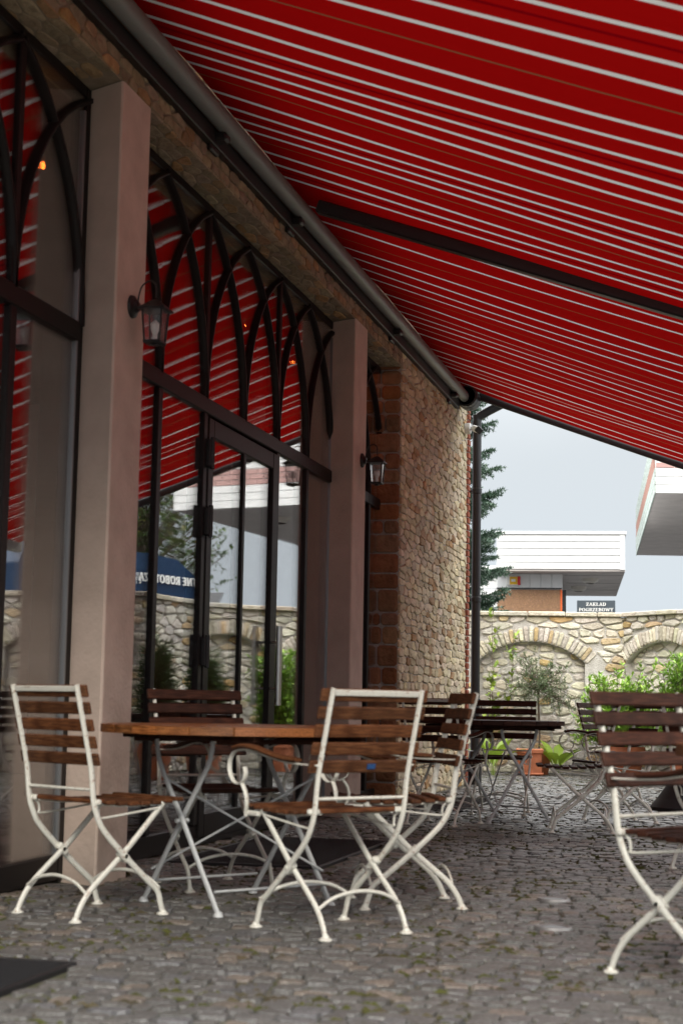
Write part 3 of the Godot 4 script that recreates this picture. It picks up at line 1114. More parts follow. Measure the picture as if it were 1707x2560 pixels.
func make_camera_on_wall() -> void:
	var o := thing("security_camera", "white bullet security camera on the corner of the stone pier", "security camera", Vector3(0.02, 3.84, -17.0))
	var k := Shape.new()
	k.lathe([Vector2(0.0, -0.02), Vector2(0.062, -0.02), Vector2(0.062, 0.032), Vector2(0.055, 0.04), Vector2(0.0, 0.042)], Vector3.ZERO, 20, Basis(Vector3.BACK, -PI / 2))
	k.sweep([Vector3(0.03, 0, 0), Vector3(0.075, 0.0, 0.01)], 0.014, 0.014, Vector3.UP)
	part("mount", k, M.white, o)
	var dirn := Vector3(0.55, -0.32, 0.78).normalized()
	k = Shape.new()
	k.lathe([Vector2(0.0, -0.06), Vector2(0.026, -0.055), Vector2(0.036, -0.03), Vector2(0.037, 0.09), Vector2(0.0, 0.091)], Vector3(0.09, -0.005, 0.02), 20, Basis(Quaternion(Vector3.UP, dirn)))
	part("body", k, M.white, o)
	k = Shape.new()
	var q := Quaternion(Vector3.UP, dirn)
	k.box(Vector3(0.09, -0.005, 0.02) + dirn * 0.10, Vector3(0.075, 0.045, 0.068), 0.008, Basis(q))
	part("lens_hood", k, M.black, o)


func make_interior() -> void:
	# small lit lamps seen through the glass
	for q in [[Vector3(-0.80, 3.74, -7.83), "small flame-shaped lit bulb glimpsed high behind the near glazing"], [Vector3(-0.865, 3.80, -13.22), "small lit bulb glimpsed behind the glazing beside the second pillar"], [Vector3(-1.12, 2.48, -10.2), "dim orange lamp glimpsed low behind the glazing right of the near pillar"]]:
		var p: Vector3 = q[0]
		var o := thing("hanging_lamp", q[1], "lamp", p, 0.0, "lamps lit inside the restaurant")
		var k := Shape.new()
		k.lathe([Vector2(0.0, -0.022), Vector2(0.009, -0.018), Vector2(0.011, -0.008), Vector2(0.008, 0.012), Vector2(0.0, 0.026)], Vector3.ZERO, 12)
		var e := mat(Color(0.9, 0.5, 0.2), 0.5)
		e.emission_enabled = true
		e.emission = Color(1.0, 0.42, 0.12)
		e.emission_energy_multiplier = 3.2
		part("bulb", k, e, o)
		k = Shape.new()
		k.lathe([Vector2(0.009, 0.02), Vector2(0.011, 0.05), Vector2(0.0, 0.06)], Vector3.ZERO, 10)
		k.sweep([Vector3(0, 0.05, 0), Vector3(0, 4.25 - p.y, 0)], 0.004, 0.004, Vector3.RIGHT, 5)
		part("cord", k, M.black, o)
		var l := OmniLight3D.new()
		l.name = "glow"
		o.add_child(l)
		l.light_color = Color(1.0, 0.5, 0.2)
		l.light_energy = 0.05
		l.light_size = 0.02
		l.omni_range = 14.0
		l.omni_attenuation = 2.0
		l.shadow_enabled = true
	var o := thing("motion_sensor", "motion sensor with a green light behind the arched glazing", "sensor", Vector3(-0.312, 3.834, -9.694))
	part("case", bx(Vector3(-0.01, 0.01, 0), Vector3(0.03, 0.05, 0.04), 0.006), M.black, o)
	var k := Shape.new()
	k.lathe([Vector2(0.0, -0.007), Vector2(0.007, 0.0), Vector2(0.0, 0.007)], Vector3(0.012, 0.0, 0), 8)
	var e := mat(Color(0.1, 0.9, 0.3), 0.5)
	e.emission_enabled = true
	e.emission = Color(0.1, 1.0, 0.35)
	e.emission_energy_multiplier = 3.0
	part("green_light", k, e, o)


# ------------------------------------------------------------------ furniture
# x across, t forward from the rear foot, y up; the chair looks along -z
func cp(x: float, t: float, y: float) -> Vector3:
	return Vector3(x, y, 0.205 - t)


func make_chair(armed: bool, wood: Material) -> Node3D:
	var o := Node3D.new()
	var hw := 0.205
	for s in [-1.0, 1.0]:
		var x: float = s * hw
		var k := Shape.new()
		var pts := smooth([cp(x, -0.05, 0.888), cp(x, -0.01, 0.74), cp(x, 0.032, 0.578), cp(x, 0.048, 0.46), cp(x, 0.066, 0.40), cp(x, 0.105, 0.335), cp(x, 0.21, 0.236), cp(x, 0.33, 0.135), cp(x, 0.378, 0.095), cp(x, 0.395, 0.05), cp(x, 0.41, 0.006)], 3)
		k.sweep(pts, 0.0085, 0.0125, Vector3.RIGHT, 8)
		var fr := part("side_frame", k, M.cream, o)
		k = Shape.new()
		k.lathe([Vector2(0.0, 0.0), Vector2(0.024, 0.0), Vector2(0.024, 0.005), Vector2(0.014, 0.011), Vector2(0.011, 0.02)], cp(x, 0.41, 0), 14)
		part("foot", k, M.cream, fr)
		var xi: float = s * (hw - 0.021)
		k = Shape.new()
		k.sweep(smooth([cp(xi, 0.415, 0.432), cp(xi, 0.30, 0.32), cp(xi, 0.21, 0.236), cp(xi, 0.10, 0.145), cp(xi, 0.052, 0.10), cp(xi, 0.018, 0.05), cp(xi, 0.0, 0.006)], 3), 0.0085, 0.012, Vector3.RIGHT, 8)
		var lg := part("leg", k, M.cream, o)
		k = Shape.new()
		k.lathe([Vector2(0.0, 0.0), Vector2(0.024, 0.0), Vector2(0.024, 0.005), Vector2(0.014, 0.011), Vector2(0.011, 0.02)], cp(xi, 0.0, 0), 14)
		part("foot", k, M.cream, lg)
		# pivot plate with its bolt
		k = Shape.new()
		k.box(cp(s * (hw - 0.01), 0.21, 0.236), Vector3(0.034, 0.03, 0.055), 0.006, Basis(Vector3.RIGHT, -0.75))
		k.lathe([Vector2(0.0, -0.022), Vector2(0.008, -0.021), Vector2(0.008, 0.021), Vector2(0.0, 0.022)], cp(s * (hw - 0.01), 0.21, 0.236), 8, Basis(Vector3.BACK, PI / 2))
		part("pivot", k, M.cream, o)
		# seat pin and its little guide, and the locking rod
		k = Shape.new()
		k.box(cp(s * (hw - 0.006), 0.066, 0.445), Vector3(0.05, 0.022, 0.022), 0.006)
		k.sweep(smooth([cp(s * (hw - 0.015), 0.06, 0.44), cp(s * (hw - 0.015), 0.085, 0.42), cp(s * (hw - 0.015), 0.09, 0.395), cp(s * (hw - 0.015), 0.11, 0.383), cp(s * (hw - 0.015), 0.38, 0.413)], 4), 0.0045, 0.0045, Vector3.RIGHT, 6)
		part("lock_rod", k, M.cream, o)
		k = Shape.new()
		k.sweep([cp(s * 0.165, 0.07, 0.437), cp(s * 0.165, 0.20, 0.424), cp(s * 0.165, 0.33, 0.424), cp(s * 0.165, 0.475, 0.437)], 0.004, 0.011, Vector3.UP, 6)
		part("seat_rail", k, M.cream, o)
	var k2 := Shape.new()
	k2.box(cp(0, -0.046, 0.873), Vector3(hw * 2 - 0.018, 0.022, 0.008), 0.002, Basis(Vector3.RIGHT, 0.26))
	part("top_rail", k2, M.cream, o)
	k2 = Shape.new()
	k2.sweep([cp(-hw, 0.044, 0.492), cp(hw, 0.044, 0.492)], 0.0065, 0.0065, Vector3.UP, 6)
	part("stretcher", k2, M.cream, o)
	for q in [[0.043, hw - 0.02], [0.388, hw]]:
		k2 = Shape.new()
		var w: float = q[1]
		k2.sweep(smooth([cp(-w, q[0], 0.105), cp(-w * 0.6, q[0], 0.142), cp(0, q[0], 0.158), cp(w * 0.6, q[0], 0.142), cp(w, q[0], 0.105)], 4), 0.006, 0.007, Vector3.BACK, 6)
		part("foot_arch", k2, M.cream, o)
	var lean := Basis(Vector3.RIGHT, 0.255)
	for i in 5:
		var y := 0.607 + i * 0.0645
		var t := lerpf(0.025, -0.055, (y - 0.578) / 0.31) + 0.019
		part("back_slat", bx(cp(0, t, y), Vector3(0.49, 0.047, 0.015), 0.004, lean), boards_of[wood][(i * 5 + 1) % 3], o)
	for i in 8:
		var f := i / 7.0
		var t := 0.085 + 0.40 * f
		var y := 0.447 - 0.013 * sin(f * PI) - 0.002 * f
		part("seat_slat", bx(cp(0, t, y), Vector3(0.405, 0.016, 0.044), 0.004, Basis(Vector3.RIGHT, 0.05 * cos(f * PI))), boards_of[wood][(i * 7 + 2) % 3], o)
	if armed:
		for s in [-1.0, 1.0]:
			var x: float = s * (hw + 0.012)
			var k := Shape.new()
			var strip := smooth([cp(x, 0.02, 0.612), cp(x, 0.10, 0.612), cp(x, 0.22, 0.617), cp(x, 0.33, 0.632), cp(x, 0.43, 0.650), cp(x, 0.52, 0.652), cp(x, 0.57, 0.640), cp(x, 0.597, 0.605), cp(x, 0.594, 0.565), cp(x, 0.565, 0.531), cp(x, 0.525, 0.523), cp(x, 0.495, 0.54), cp(x, 0.485, 0.565), cp(x, 0.492, 0.588)], 4)
			k.sweep(strip, 0.011, 0.0035, Vector3.RIGHT, 6)
			part("arm_scroll", k, M.cream, o)
			k = Shape.new()
			k.sweep(smooth([cp(x - s * 0.002, 0.512, 0.527), cp(x - s * 0.004, 0.488, 0.49), cp(x - s * 0.008, 0.484, 0.45), cp(x - s * 0.015, 0.50, 0.415), cp(x - s * 0.02, 0.50, 0.405)], 4), 0.010, 0.006, Vector3.RIGHT, 6)
			k.box(cp(x - s * 0.025, 0.465, 0.415), Vector3(0.02, 0.02, 0.09), 0.005)
			part("arm_support", k, M.cream, o)
			k = Shape.new()
			var wood_pts := smooth([cp(x, 0.14, 0.627), cp(x, 0.24, 0.632), cp(x, 0.33, 0.646), cp(x, 0.42, 0.663), cp(x, 0.50, 0.668), cp(x, 0.555, 0.660)], 4)
			k.sweep(wood_pts, 0.024, 0.010, Vector3.RIGHT, 8, [0.75])
			part("armrest", k, wood, o)
	return o


func turn_to(f: Vector2) -> float:
	return atan2(-f.x, -f.y)


func make_table(at: Vector3, turn: float, r: float, label: String, wood: Material) -> void:
	var o := thing("round_table", label, "table", at, turn, "round folding tables")
	# the slatted round top: boards side by side, cut to the circle
	var n := 9
	for i in n:
		var x0 := -r + 2 * r * i / n + 0.0025
		var x1 := -r + 2 * r * (i + 1) / n - 0.0025
		var k := Shape.new()
		var steps := 6
		var topy := 0.737
		var boty := 0.704
		for s in steps:
			var xa := lerpf(x0, x1, float(s) / steps)
			var xb := lerpf(x0, x1, float(s + 1) / steps)
			var ra := sqrt(maxf(0.0005, r * r - xa * xa))
			var rb := sqrt(maxf(0.0005, r * r - xb * xb))
			k.quad(Vector3(xa, topy, -ra), Vector3(xb, topy, -rb), Vector3(xb, topy, rb), Vector3(xa, topy, ra), Vector3.UP)
			k.quad(Vector3(xa, boty, -ra), Vector3(xb, boty, -rb), Vector3(xb, boty, rb), Vector3(xa, boty, ra), Vector3.DOWN)
			for sg in [-1.0, 1.0]:
				k.quad(Vector3(xa, topy, sg * ra), Vector3(xb, topy, sg * rb), Vector3(xb, boty, sg * rb), Vector3(xa, boty, sg * ra), Vector3(xa + xb, 0, sg * (ra + rb)))
		for e in [[x0, -1.0], [x1, 1.0]]:
			var re := sqrt(maxf(0.0005, r * r - e[0] * e[0]))
			k.quad(Vector3(e[0], topy, -re), Vector3(e[0], topy, re), Vector3(e[0], boty, re), Vector3(e[0], boty, -re), Vector3(e[1], 0, 0))
		part("top_board", k, boards_of[wood][(i * 4) % 3], o)
	var fr := Shape.new()
	for z in [-0.27, 0.27]:
		fr.box(Vector3(0, 0.69, z), Vector3(1.62 * r, 0.024, 0.03), 0.004)
	for x in [-0.30, 0.30]:
		fr.box(Vector3(x, 0.676, 0), Vector3(0.03, 0.02, 0.66), 0.004)
	part("underframe", fr, M.dark_wood, o)
	for s in [-1.0, 1.0]:
		for g in [-1.0, 1.0]:
			var k := Shape.new()
			var z: float = s * 0.285 + g * 0.012
			var pts := smooth([Vector3(g * 0.285, 0.006, z), Vector3(g * 0.152, 0.18, z), Vector3(g * 0.02, 0.355, z), Vector3(-g * 0.135, 0.55, z), Vector3(-g * 0.172, 0.615, z), Vector3(-g * 0.185, 0.675, z)], 3)
			k.sweep(pts, 0.008, 0.0135, Vector3.BACK, 8)
			k.lathe([Vector2(0.0, 0.0), Vector2(0.021, 0.0), Vector2(0.018, 0.01), Vector2(0.012, 0.02)], pts[0] - Vector3(0, 0.006, 0), 12)
			part("leg", k, M.leg_paint, o)
		var k3 := Shape.new()
		k3.lathe([Vector2(0.0, -0.03), Vector2(0.009, -0.03), Vector2(0.009, 0.03), Vector2(0.0, 0.03)], Vector3(0, 0.352, s * 0.285), 8, Basis(Vector3.RIGHT, PI / 2))
		part("pivot", k3, M.leg_paint, o)
		var k4 := Shape.new()
		k4.sweep([Vector3(s * 0.24, 0.09, -0.285), Vector3(s * 0.24, 0.09, 0.285)], 0.006, 0.006, Vector3.UP, 6)
		part("foot_rod", k4, M.leg_paint, o)
		k4 = Shape.new()
		k4.sweep([Vector3(s * 0.215, 0.14, -s * 0.285), Vector3(-s * 0.14, 0.52, s * 0.285)], 0.0055, 0.0055, Vector3.UP, 6)
		part("brace", k4, M.leg_paint, o)


func make_furniture() -> void:
	var ct := -atan2(0.336, 0.459)
	make_table(Vector3(0.828, 0, -6.504), -atan2(-0.336, -0.459) + PI, 0.585, "round table with a glossy orange-brown top on white folding legs, among the near left chairs", M.honey_wood)
	make_table(Vector3(1.07, 0, -12.04), atan2(0.44, 0.367), 0.53, "dark round table standing farther back before the stone pier", M.dark_wood)
	make_table(Vector3(3.245, 0, -4.79), 0.4, 0.56, "round table at the right edge, only its rim in the picture", M.wood)
	var plain := make_chair(false, M.wood)
	var armed := make_chair(true, M.wood)
	var plain_d := make_chair(false, M.dark_wood)
	var armed_d := make_chair(true, M.dark_wood)
	var grp := "folding garden chairs of wood slats and white iron"
	var list := [
		[plain, Vector2(0.38, -6.0), Vector2(0.49, -0.87), "armless folding chair at the left, its back to the viewer, beside the pillar"],
		[armed, Vector2(1.394, -5.894), Vector2(-0.774, -0.633), "folding armchair in the middle, seen from behind with a white top rail"],
		[armed, Vector2(1.486, -6.78), Vector2(-0.929, 0.37), "folding armchair seen side-on behind the middle armchair, facing the building"],
		[armed_d, Vector2(0.52, -7.10), Vector2(0.70, 0.714), "dark-slatted armchair behind the near round table, facing the viewer by the door"],
		[armed_d, Vector2(2.735, -5.30), Vector2(0.80, 0.60), "large dark-slatted armchair cut by the right edge, nearest the viewer"],
		[armed_d, Vector2(0.80, -11.43), Vector2(0.25, -0.97), "dark armchair left of the far table, its back to the viewer"],
		[plain_d, Vector2(1.03, -12.76), Vector2(0.0, 1.0), "dark armless chair behind the far table, in front of the terracotta planter"],
		[plain_d, Vector2(1.80, -11.20), Vector2(-0.988, 0.15), "dark armless chair with shiny wet seat slats right of the far table"],
		[armed_d, Vector2(1.99, -12.25), Vector2(-0.88, 0.47), "dark armchair with two iron scrolls at the far side of the wet-seated chair"],
		[plain_d, Vector2(1.72, -15.0), Vector2(0.95, 0.3), "farthest dark chair, turned right, its slatted back half hidden by the large right armchair"],
		[plain_d, Vector2(2.78, -8.85), Vector2(0.6, -0.8), "dark chair behind the large right armchair, only a foot showing"],
	]
	for q in list:
		var o: Node3D = q[0].duplicate()
		o.name = numbered("folding_armchair" if q[0] == armed or q[0] == armed_d else "folding_chair", self)
		add_child(o)
		o.position = Vector3(q[1].x, 0.001, q[1].y)
		o.rotation.y = turn_to(q[2])
		tag(o, q[3], "chair", grp)
	# a small blue sticker on the lowest slat of the middle armchair
	var mid: Node3D = get_node("folding_armchair")
	part("sticker", bx(cp(0.03, 0.026, 0.607), Vector3(0.036, 0.019, 0.004), 0.0, Basis(Vector3.RIGHT, 0.255)), mat(Color(0.02, 0.07, 0.2), 0.5), mid, "small blue sticker")
	for q in [plain, armed, plain_d, armed_d]:
		q.free()
	# black bell of a parasol base
	var b := thing("parasol_base", "black bell-shaped parasol base on the cobbles behind the right armchair", "parasol base", Vector3(2.42, 0.002, -13.9))
	var k := Shape.new()
	k.lathe([Vector2(0.0, 0.0), Vector2(0.30, 0.0), Vector2(0.30, 0.03), Vector2(0.24, 0.10), Vector2(0.14, 0.24), Vector2(0.05, 0.30), Vector2(0.0, 0.31)], Vector3.ZERO, 28)
	part("bell", k, M.soft_black, b)
	k = Shape.new()
	k.lathe([Vector2(0.032, 0.28), Vector2(0.032, 0.46), Vector2(0.024, 0.46), Vector2(0.024, 0.36), Vector2(0.0, 0.36)], Vector3.ZERO, 16)
	part("tube", k, M.black, b)


# ------------------------------------------------------------------ the courtyard wall
func make_wall() -> void:
	var o := thing("courtyard_wall", "pale rubble stone courtyard wall with shallow arched recesses and a slab coping", "wall")
	var r := RandomNumberGenerator.new()
	r.seed = 19
	var stones := []
	var pale := Color(0.70, 0.67, 0.59)
	var warm := Color(0.62, 0.44, 0.22)
	var H := 2.03
	var ha := 0.70
	var ys := 1.43
	var rise := 0.27
	var R := (ha * ha + rise * rise) / (2 * rise)
	var yc := ys + rise - R
	var am := asin(ha / R)
	var arches := [[3.25], [0.72, 2.3], [], [0.9], [], [1.3, 3.6, 5.9], [1.6, 4.2, 6.6]]
	var rec := 0.10
	for si in WALL.size() - 1:
		var a := Vector3(WALL[si].x, 0, WALL[si].y)
		var b := Vector3(WALL[si + 1].x, 0, WALL[si + 1].y)
		var L := a.distance_to(b)
		var u := (b - a) / L
		var nn := Vector3(-u.z, 0, u.x)
		if nn.dot(Vector3(1.5, 0, -8) - a) < 0.0:
			nn = -nn
		var ars: Array = arches[si]
		var bs := Basis(u, Vector3.UP, u.cross(Vector3.UP))
		var core := Shape.new()
		core.box(a + u * L * 0.5 + Vector3.UP * (H * 0.5) - nn * (rec + 0.15), Vector3(L + 0.12, H, 0.3), 0.0, bs)
		# the face layer in upright strips that stop above the recesses
		var steps := int(L / 0.05)
		var low := func(x: float) -> float:
			for c in ars:
				var du: float = absf(x - c)
				if du < ha:
					return yc + sqrt(R * R - du * du)
			return 0.0
		var cuts := []
		for s in steps + 1:
			cuts.append(L * s / steps)
		for c in ars:
			cuts.append(c - ha)
			cuts.append(c + ha)
		cuts.sort()
		for s in cuts.size() - 1:
			var x0: float = cuts[s]
			var x1: float = cuts[s + 1]
			if x1 - x0 < 0.0005:
				continue
			var y0: float = low.call(x0 + 0.0002)
			var y1: float = low.call(x1 - 0.0002)
			core.quad(a + u * x0 + Vector3.UP * y0, a + u * x1 + Vector3.UP * y1, a + u * x1 + Vector3.UP * H, a + u * x0 + Vector3.UP * H, nn)
			if y0 > 0.0:
				core.quad(a + u * x0 + Vector3.UP * y0, a + u * x1 + Vector3.UP * y1, a + u * x1 + Vector3.UP * y1 - nn * rec, a + u * x0 + Vector3.UP * y0 - nn * rec, Vector3.DOWN)
		for c in ars:
			for sg in [-1.0, 1.0]:
				var e: Vector3 = a + u * (c + sg * ha)
				core.quad(e, e + Vector3.UP * ys, e + Vector3.UP * ys - nn * rec, e - nn * rec, -u * sg)
		core.quad(a + Vector3.UP * H, b + Vector3.UP * H, b + Vector3.UP * H - nn * rec, a + Vector3.UP * H - nn * rec, Vector3.UP)
		var panel := part("wall_panel", core, M.mortar, o)
		var scale_ := 1.0 if si < 2 else 1.12
		var outside := func(s: Vector2) -> bool:
			for c in ars:
				var du: float = absf(s.x - c)
				if s.y < ys and du < ha + 0.02:
					return false
				if s.y >= ys - 0.12 and Vector2(s.x - c, s.y - yc).length() < R + 0.21 and du < ha + 0.16:
					return false
			return true
		for p in rubble(0.0, L, 0.0, H, 0.20 * scale_, 0.080 * scale_, 0.02, outside, 31 + si):
			var poly: Array[Vector2] = []
			poly.assign(p)
			var m := Vector2.ZERO
			for q in poly:
				m += q
			m /= poly.size()
			for c in ars:
				if absf(m.x - c) > 1.3:
					continue
				if m.y < ys:
					var sg := signf(m.x - c)
					poly = cut(poly, Vector2(c + sg * (ha + 0.008), 0), Vector2(-sg, 0))
				if poly.size() >= 3 and m.y > ys - 0.15:
					var dv := (m - Vector2(c, yc)).normalized()
					if absf(m.x - c) < ha + 0.3:
						poly = cut(poly, Vector2(c, yc) + dv * (R + 0.205), -dv)
				if poly.size() < 3:
					break
			if poly.size() < 3 or poly_area(poly) < 0.0012:
				continue
			var k := Shape.new()
			k.col = stone_tone(r, pale, warm, 0.13)
			stone_shape(k, poly, a, u, Vector3.UP, nn, r.randf_range(0.02, 0.045), r)
			stones.append([k, shows(a + u * m.x + Vector3.UP * m.y, poly_area(poly), nn), panel])
		for c in ars:
			var c0: float = c
			var inside := func(s: Vector2) -> bool:
				return absf(s.x - c0) < ha + 0.03 and (s.y < ys or Vector2(s.x - c0, s.y - yc).length() < R + 0.03)
			for p in rubble(c0 - ha - 0.06, c0 + ha + 0.06, 0.0, 1.8, 0.175, 0.100, 0.028, inside, 90 + si):
				var poly: Array[Vector2] = []
				poly.assign(p)
				poly = cut(poly, Vector2(c0 - ha, 0), Vector2(-1, 0))
				poly = cut(poly, Vector2(c0 + ha, 0), Vector2(1, 0))
				if poly.size() < 3 or poly_area(poly) < 0.001:
					continue
				var m := Vector2.ZERO
				for q in poly:
					m += q
				m /= poly.size()
				var dv := (m - Vector2(c0, yc)).normalized()
				if m.y > ys - 0.2:
					poly = cut(poly, Vector2(c0, yc) + dv * (R - 0.004), dv)
					if poly.size() < 3:
						continue
				var k := Shape.new()
				k.col = stone_tone(r, pale * 0.96, warm, 0.13)
				stone_shape(k, poly, a - nn * rec, u, Vector3.UP, nn, r.randf_range(0.015, 0.035), r)
				stones.append([k, shows(a + u * m.x + Vector3.UP * m.y, poly_area(poly), nn), panel])
			# the ring of narrow stones round the arch
			var n := 27
			for i in n:
				var t0 := -am - 0.03 + (2 * am + 0.06) * (i + 0.08) / n
				var t1 := -am - 0.03 + (2 * am + 0.06) * (i + 0.92) / n
				var r1 := R + r.randf_range(0.165, 0.205)
				var r0 := R + 0.004
				var q: Array[Vector2] = []
				for e in [[t0, r0], [t1, r0], [t1 + r.randf_range(-0.006, 0.006), r1], [t0 + r.randf_range(-0.006, 0.006), r1]]:
					q.append(Vector2(c0 + sin(e[0]) * e[1], yc + cos(e[0]) * e[1]))
				var k := Shape.new()
				k.col = stone_tone(r, Color(0.66, 0.62, 0.53), warm, 0.1)
				stone_shape(k, chaikin(q), a, u, Vector3.UP, nn, r.randf_range(0.022, 0.04), r)
				stones.append([k, 1.15 * shows(a + u * c0 + Vector3.UP * 1.8, poly_area(q), nn), panel])
		# coping slabs, butted along the top
		var x := -0.03
		while x < L:
			var w := minf(r.randf_range(0.32, 0.5), L - x + 0.02)
			if w > 0.06:
				var k := Shape.new()
				k.col = stone_tone(r, Color(0.64, 0.60, 0.53), Color(0.55, 0.48, 0.4), 0.2)
				k.box(a + u * (x + w * 0.5) + Vector3.UP * (H + 0.03 + r.randf_range(0, 0.006)) - nn * (0.13 + r.randf_range(0, 0.01)), Vector3(w - 0.008, 0.056, 0.42), 0.008, bs)
				part("coping_slab", k, M.stone, o)
			x += w
	lay(stones, func(k): return k, 300, o, "stone", M.stone)


# ------------------------------------------------------------------ plants
func leaf(k: Shape, p: Vector3, dirn: Vector3, l: float, w: float, up: Vector3, bend := 0.15) -> void:
	var s := dirn.cross(up).normalized() * w * 0.5
	var n := s.cross(dirn).normalized()
	var m := p + dirn * l * 0.5 + n * l * bend * 0.5
	var t := p + dirn * l - n * l * bend * 0.2
	var o := n if n.y > 0 else -n
	k.tri(p, m + s, t, o)
	k.tri(p, t, m - s, o)


func rand_dir(r: RandomNumberGenerator) -> Vector3:
	var z := r.randf_range(-1, 1)
	var a := r.randf() * TAU
	var q := sqrt(1 - z * z)
	return Vector3(q * cos(a), z, q * sin(a))


func shoots(k: Shape, wood: Shape, from: Vector3, to: Vector3, n_twigs: int, twig: float, per: int, l: float, w: float, base: Color, tip: Color, r: RandomNumberGenerator, rad := 0.008) -> void:
	# a limb with twigs and leaves set along the twigs
	var mid := from.lerp(to, 0.5) + rand_dir(r) * from.distance_to(to) * 0.08
	var limb := smooth([from, mid, to], 3)
	wood.sweep(limb, rad, rad, Vector3(0.3, 0.1, 1).normalized(), 5, [1.0, 0.9, 0.8, 0.7, 0.6, 0.5, 0.4])
	var axis := (to - from).normalized()
	for i in n_twigs:
		var t := 0.25 + 0.75 * (i + r.randf()) / n_twigs
		var p := from.lerp(mid, minf(1.0, t * 2)) if t < 0.5 else mid.lerp(to, t * 2 - 1)
		var d := (rand_dir(r) * 0.9 + axis * 0.7).normalized()
		var e := p + d * twig * r.randf_range(0.5, 1.2)
		wood.sweep([p, e], 0.002, 0.002, Vector3(0.2, 0.3, 1).normalized(), 3)
		for j in per:
			var q := p.lerp(e, (j + 0.6) / per)
			var ld := (rand_dir(r) * 0.8 + d * 0.6 + Vector3.UP * 0.2).normalized()
			k.col = base.lerp(tip, r.randf() * (j + 1.0) / per) * r.randf_range(0.75, 1.2)
			leaf(k, q, ld, l * r.randf_range(0.6, 1.2), w * r.randf_range(0.8, 1.2), Vector3.UP if absf(ld.y) < 0.9 else Vector3.RIGHT)


func make_pot(o: Node, size: float, h: float, square: bool) -> void:
	var k := Shape.new()
	if square:
		k.box(Vector3(0, h * 0.5 - 0.02, 0), Vector3(size * 0.9, h - 0.04, size * 0.9), 0.012)
		k.box(Vector3(0, h - 0.03, 0), Vector3(size, 0.06, size), 0.01)
		k.box(Vector3(0, 0.02, 0), Vector3(size * 1.02, 0.03, size * 1.02), 0.01)
	else:
		var q := size * 0.5
		k.lathe([Vector2(0.0, 0.0), Vector2(q * 0.7, 0.0), Vector2(q * 0.93, h * 0.78), Vector2(q, h * 0.78), Vector2(q, h), Vector2(q * 0.88, h), Vector2(q * 0.86, h * 0.9), Vector2(0.0, h * 0.9)], Vector3.ZERO, 28)
	part("pot", k, M.terracotta, o)


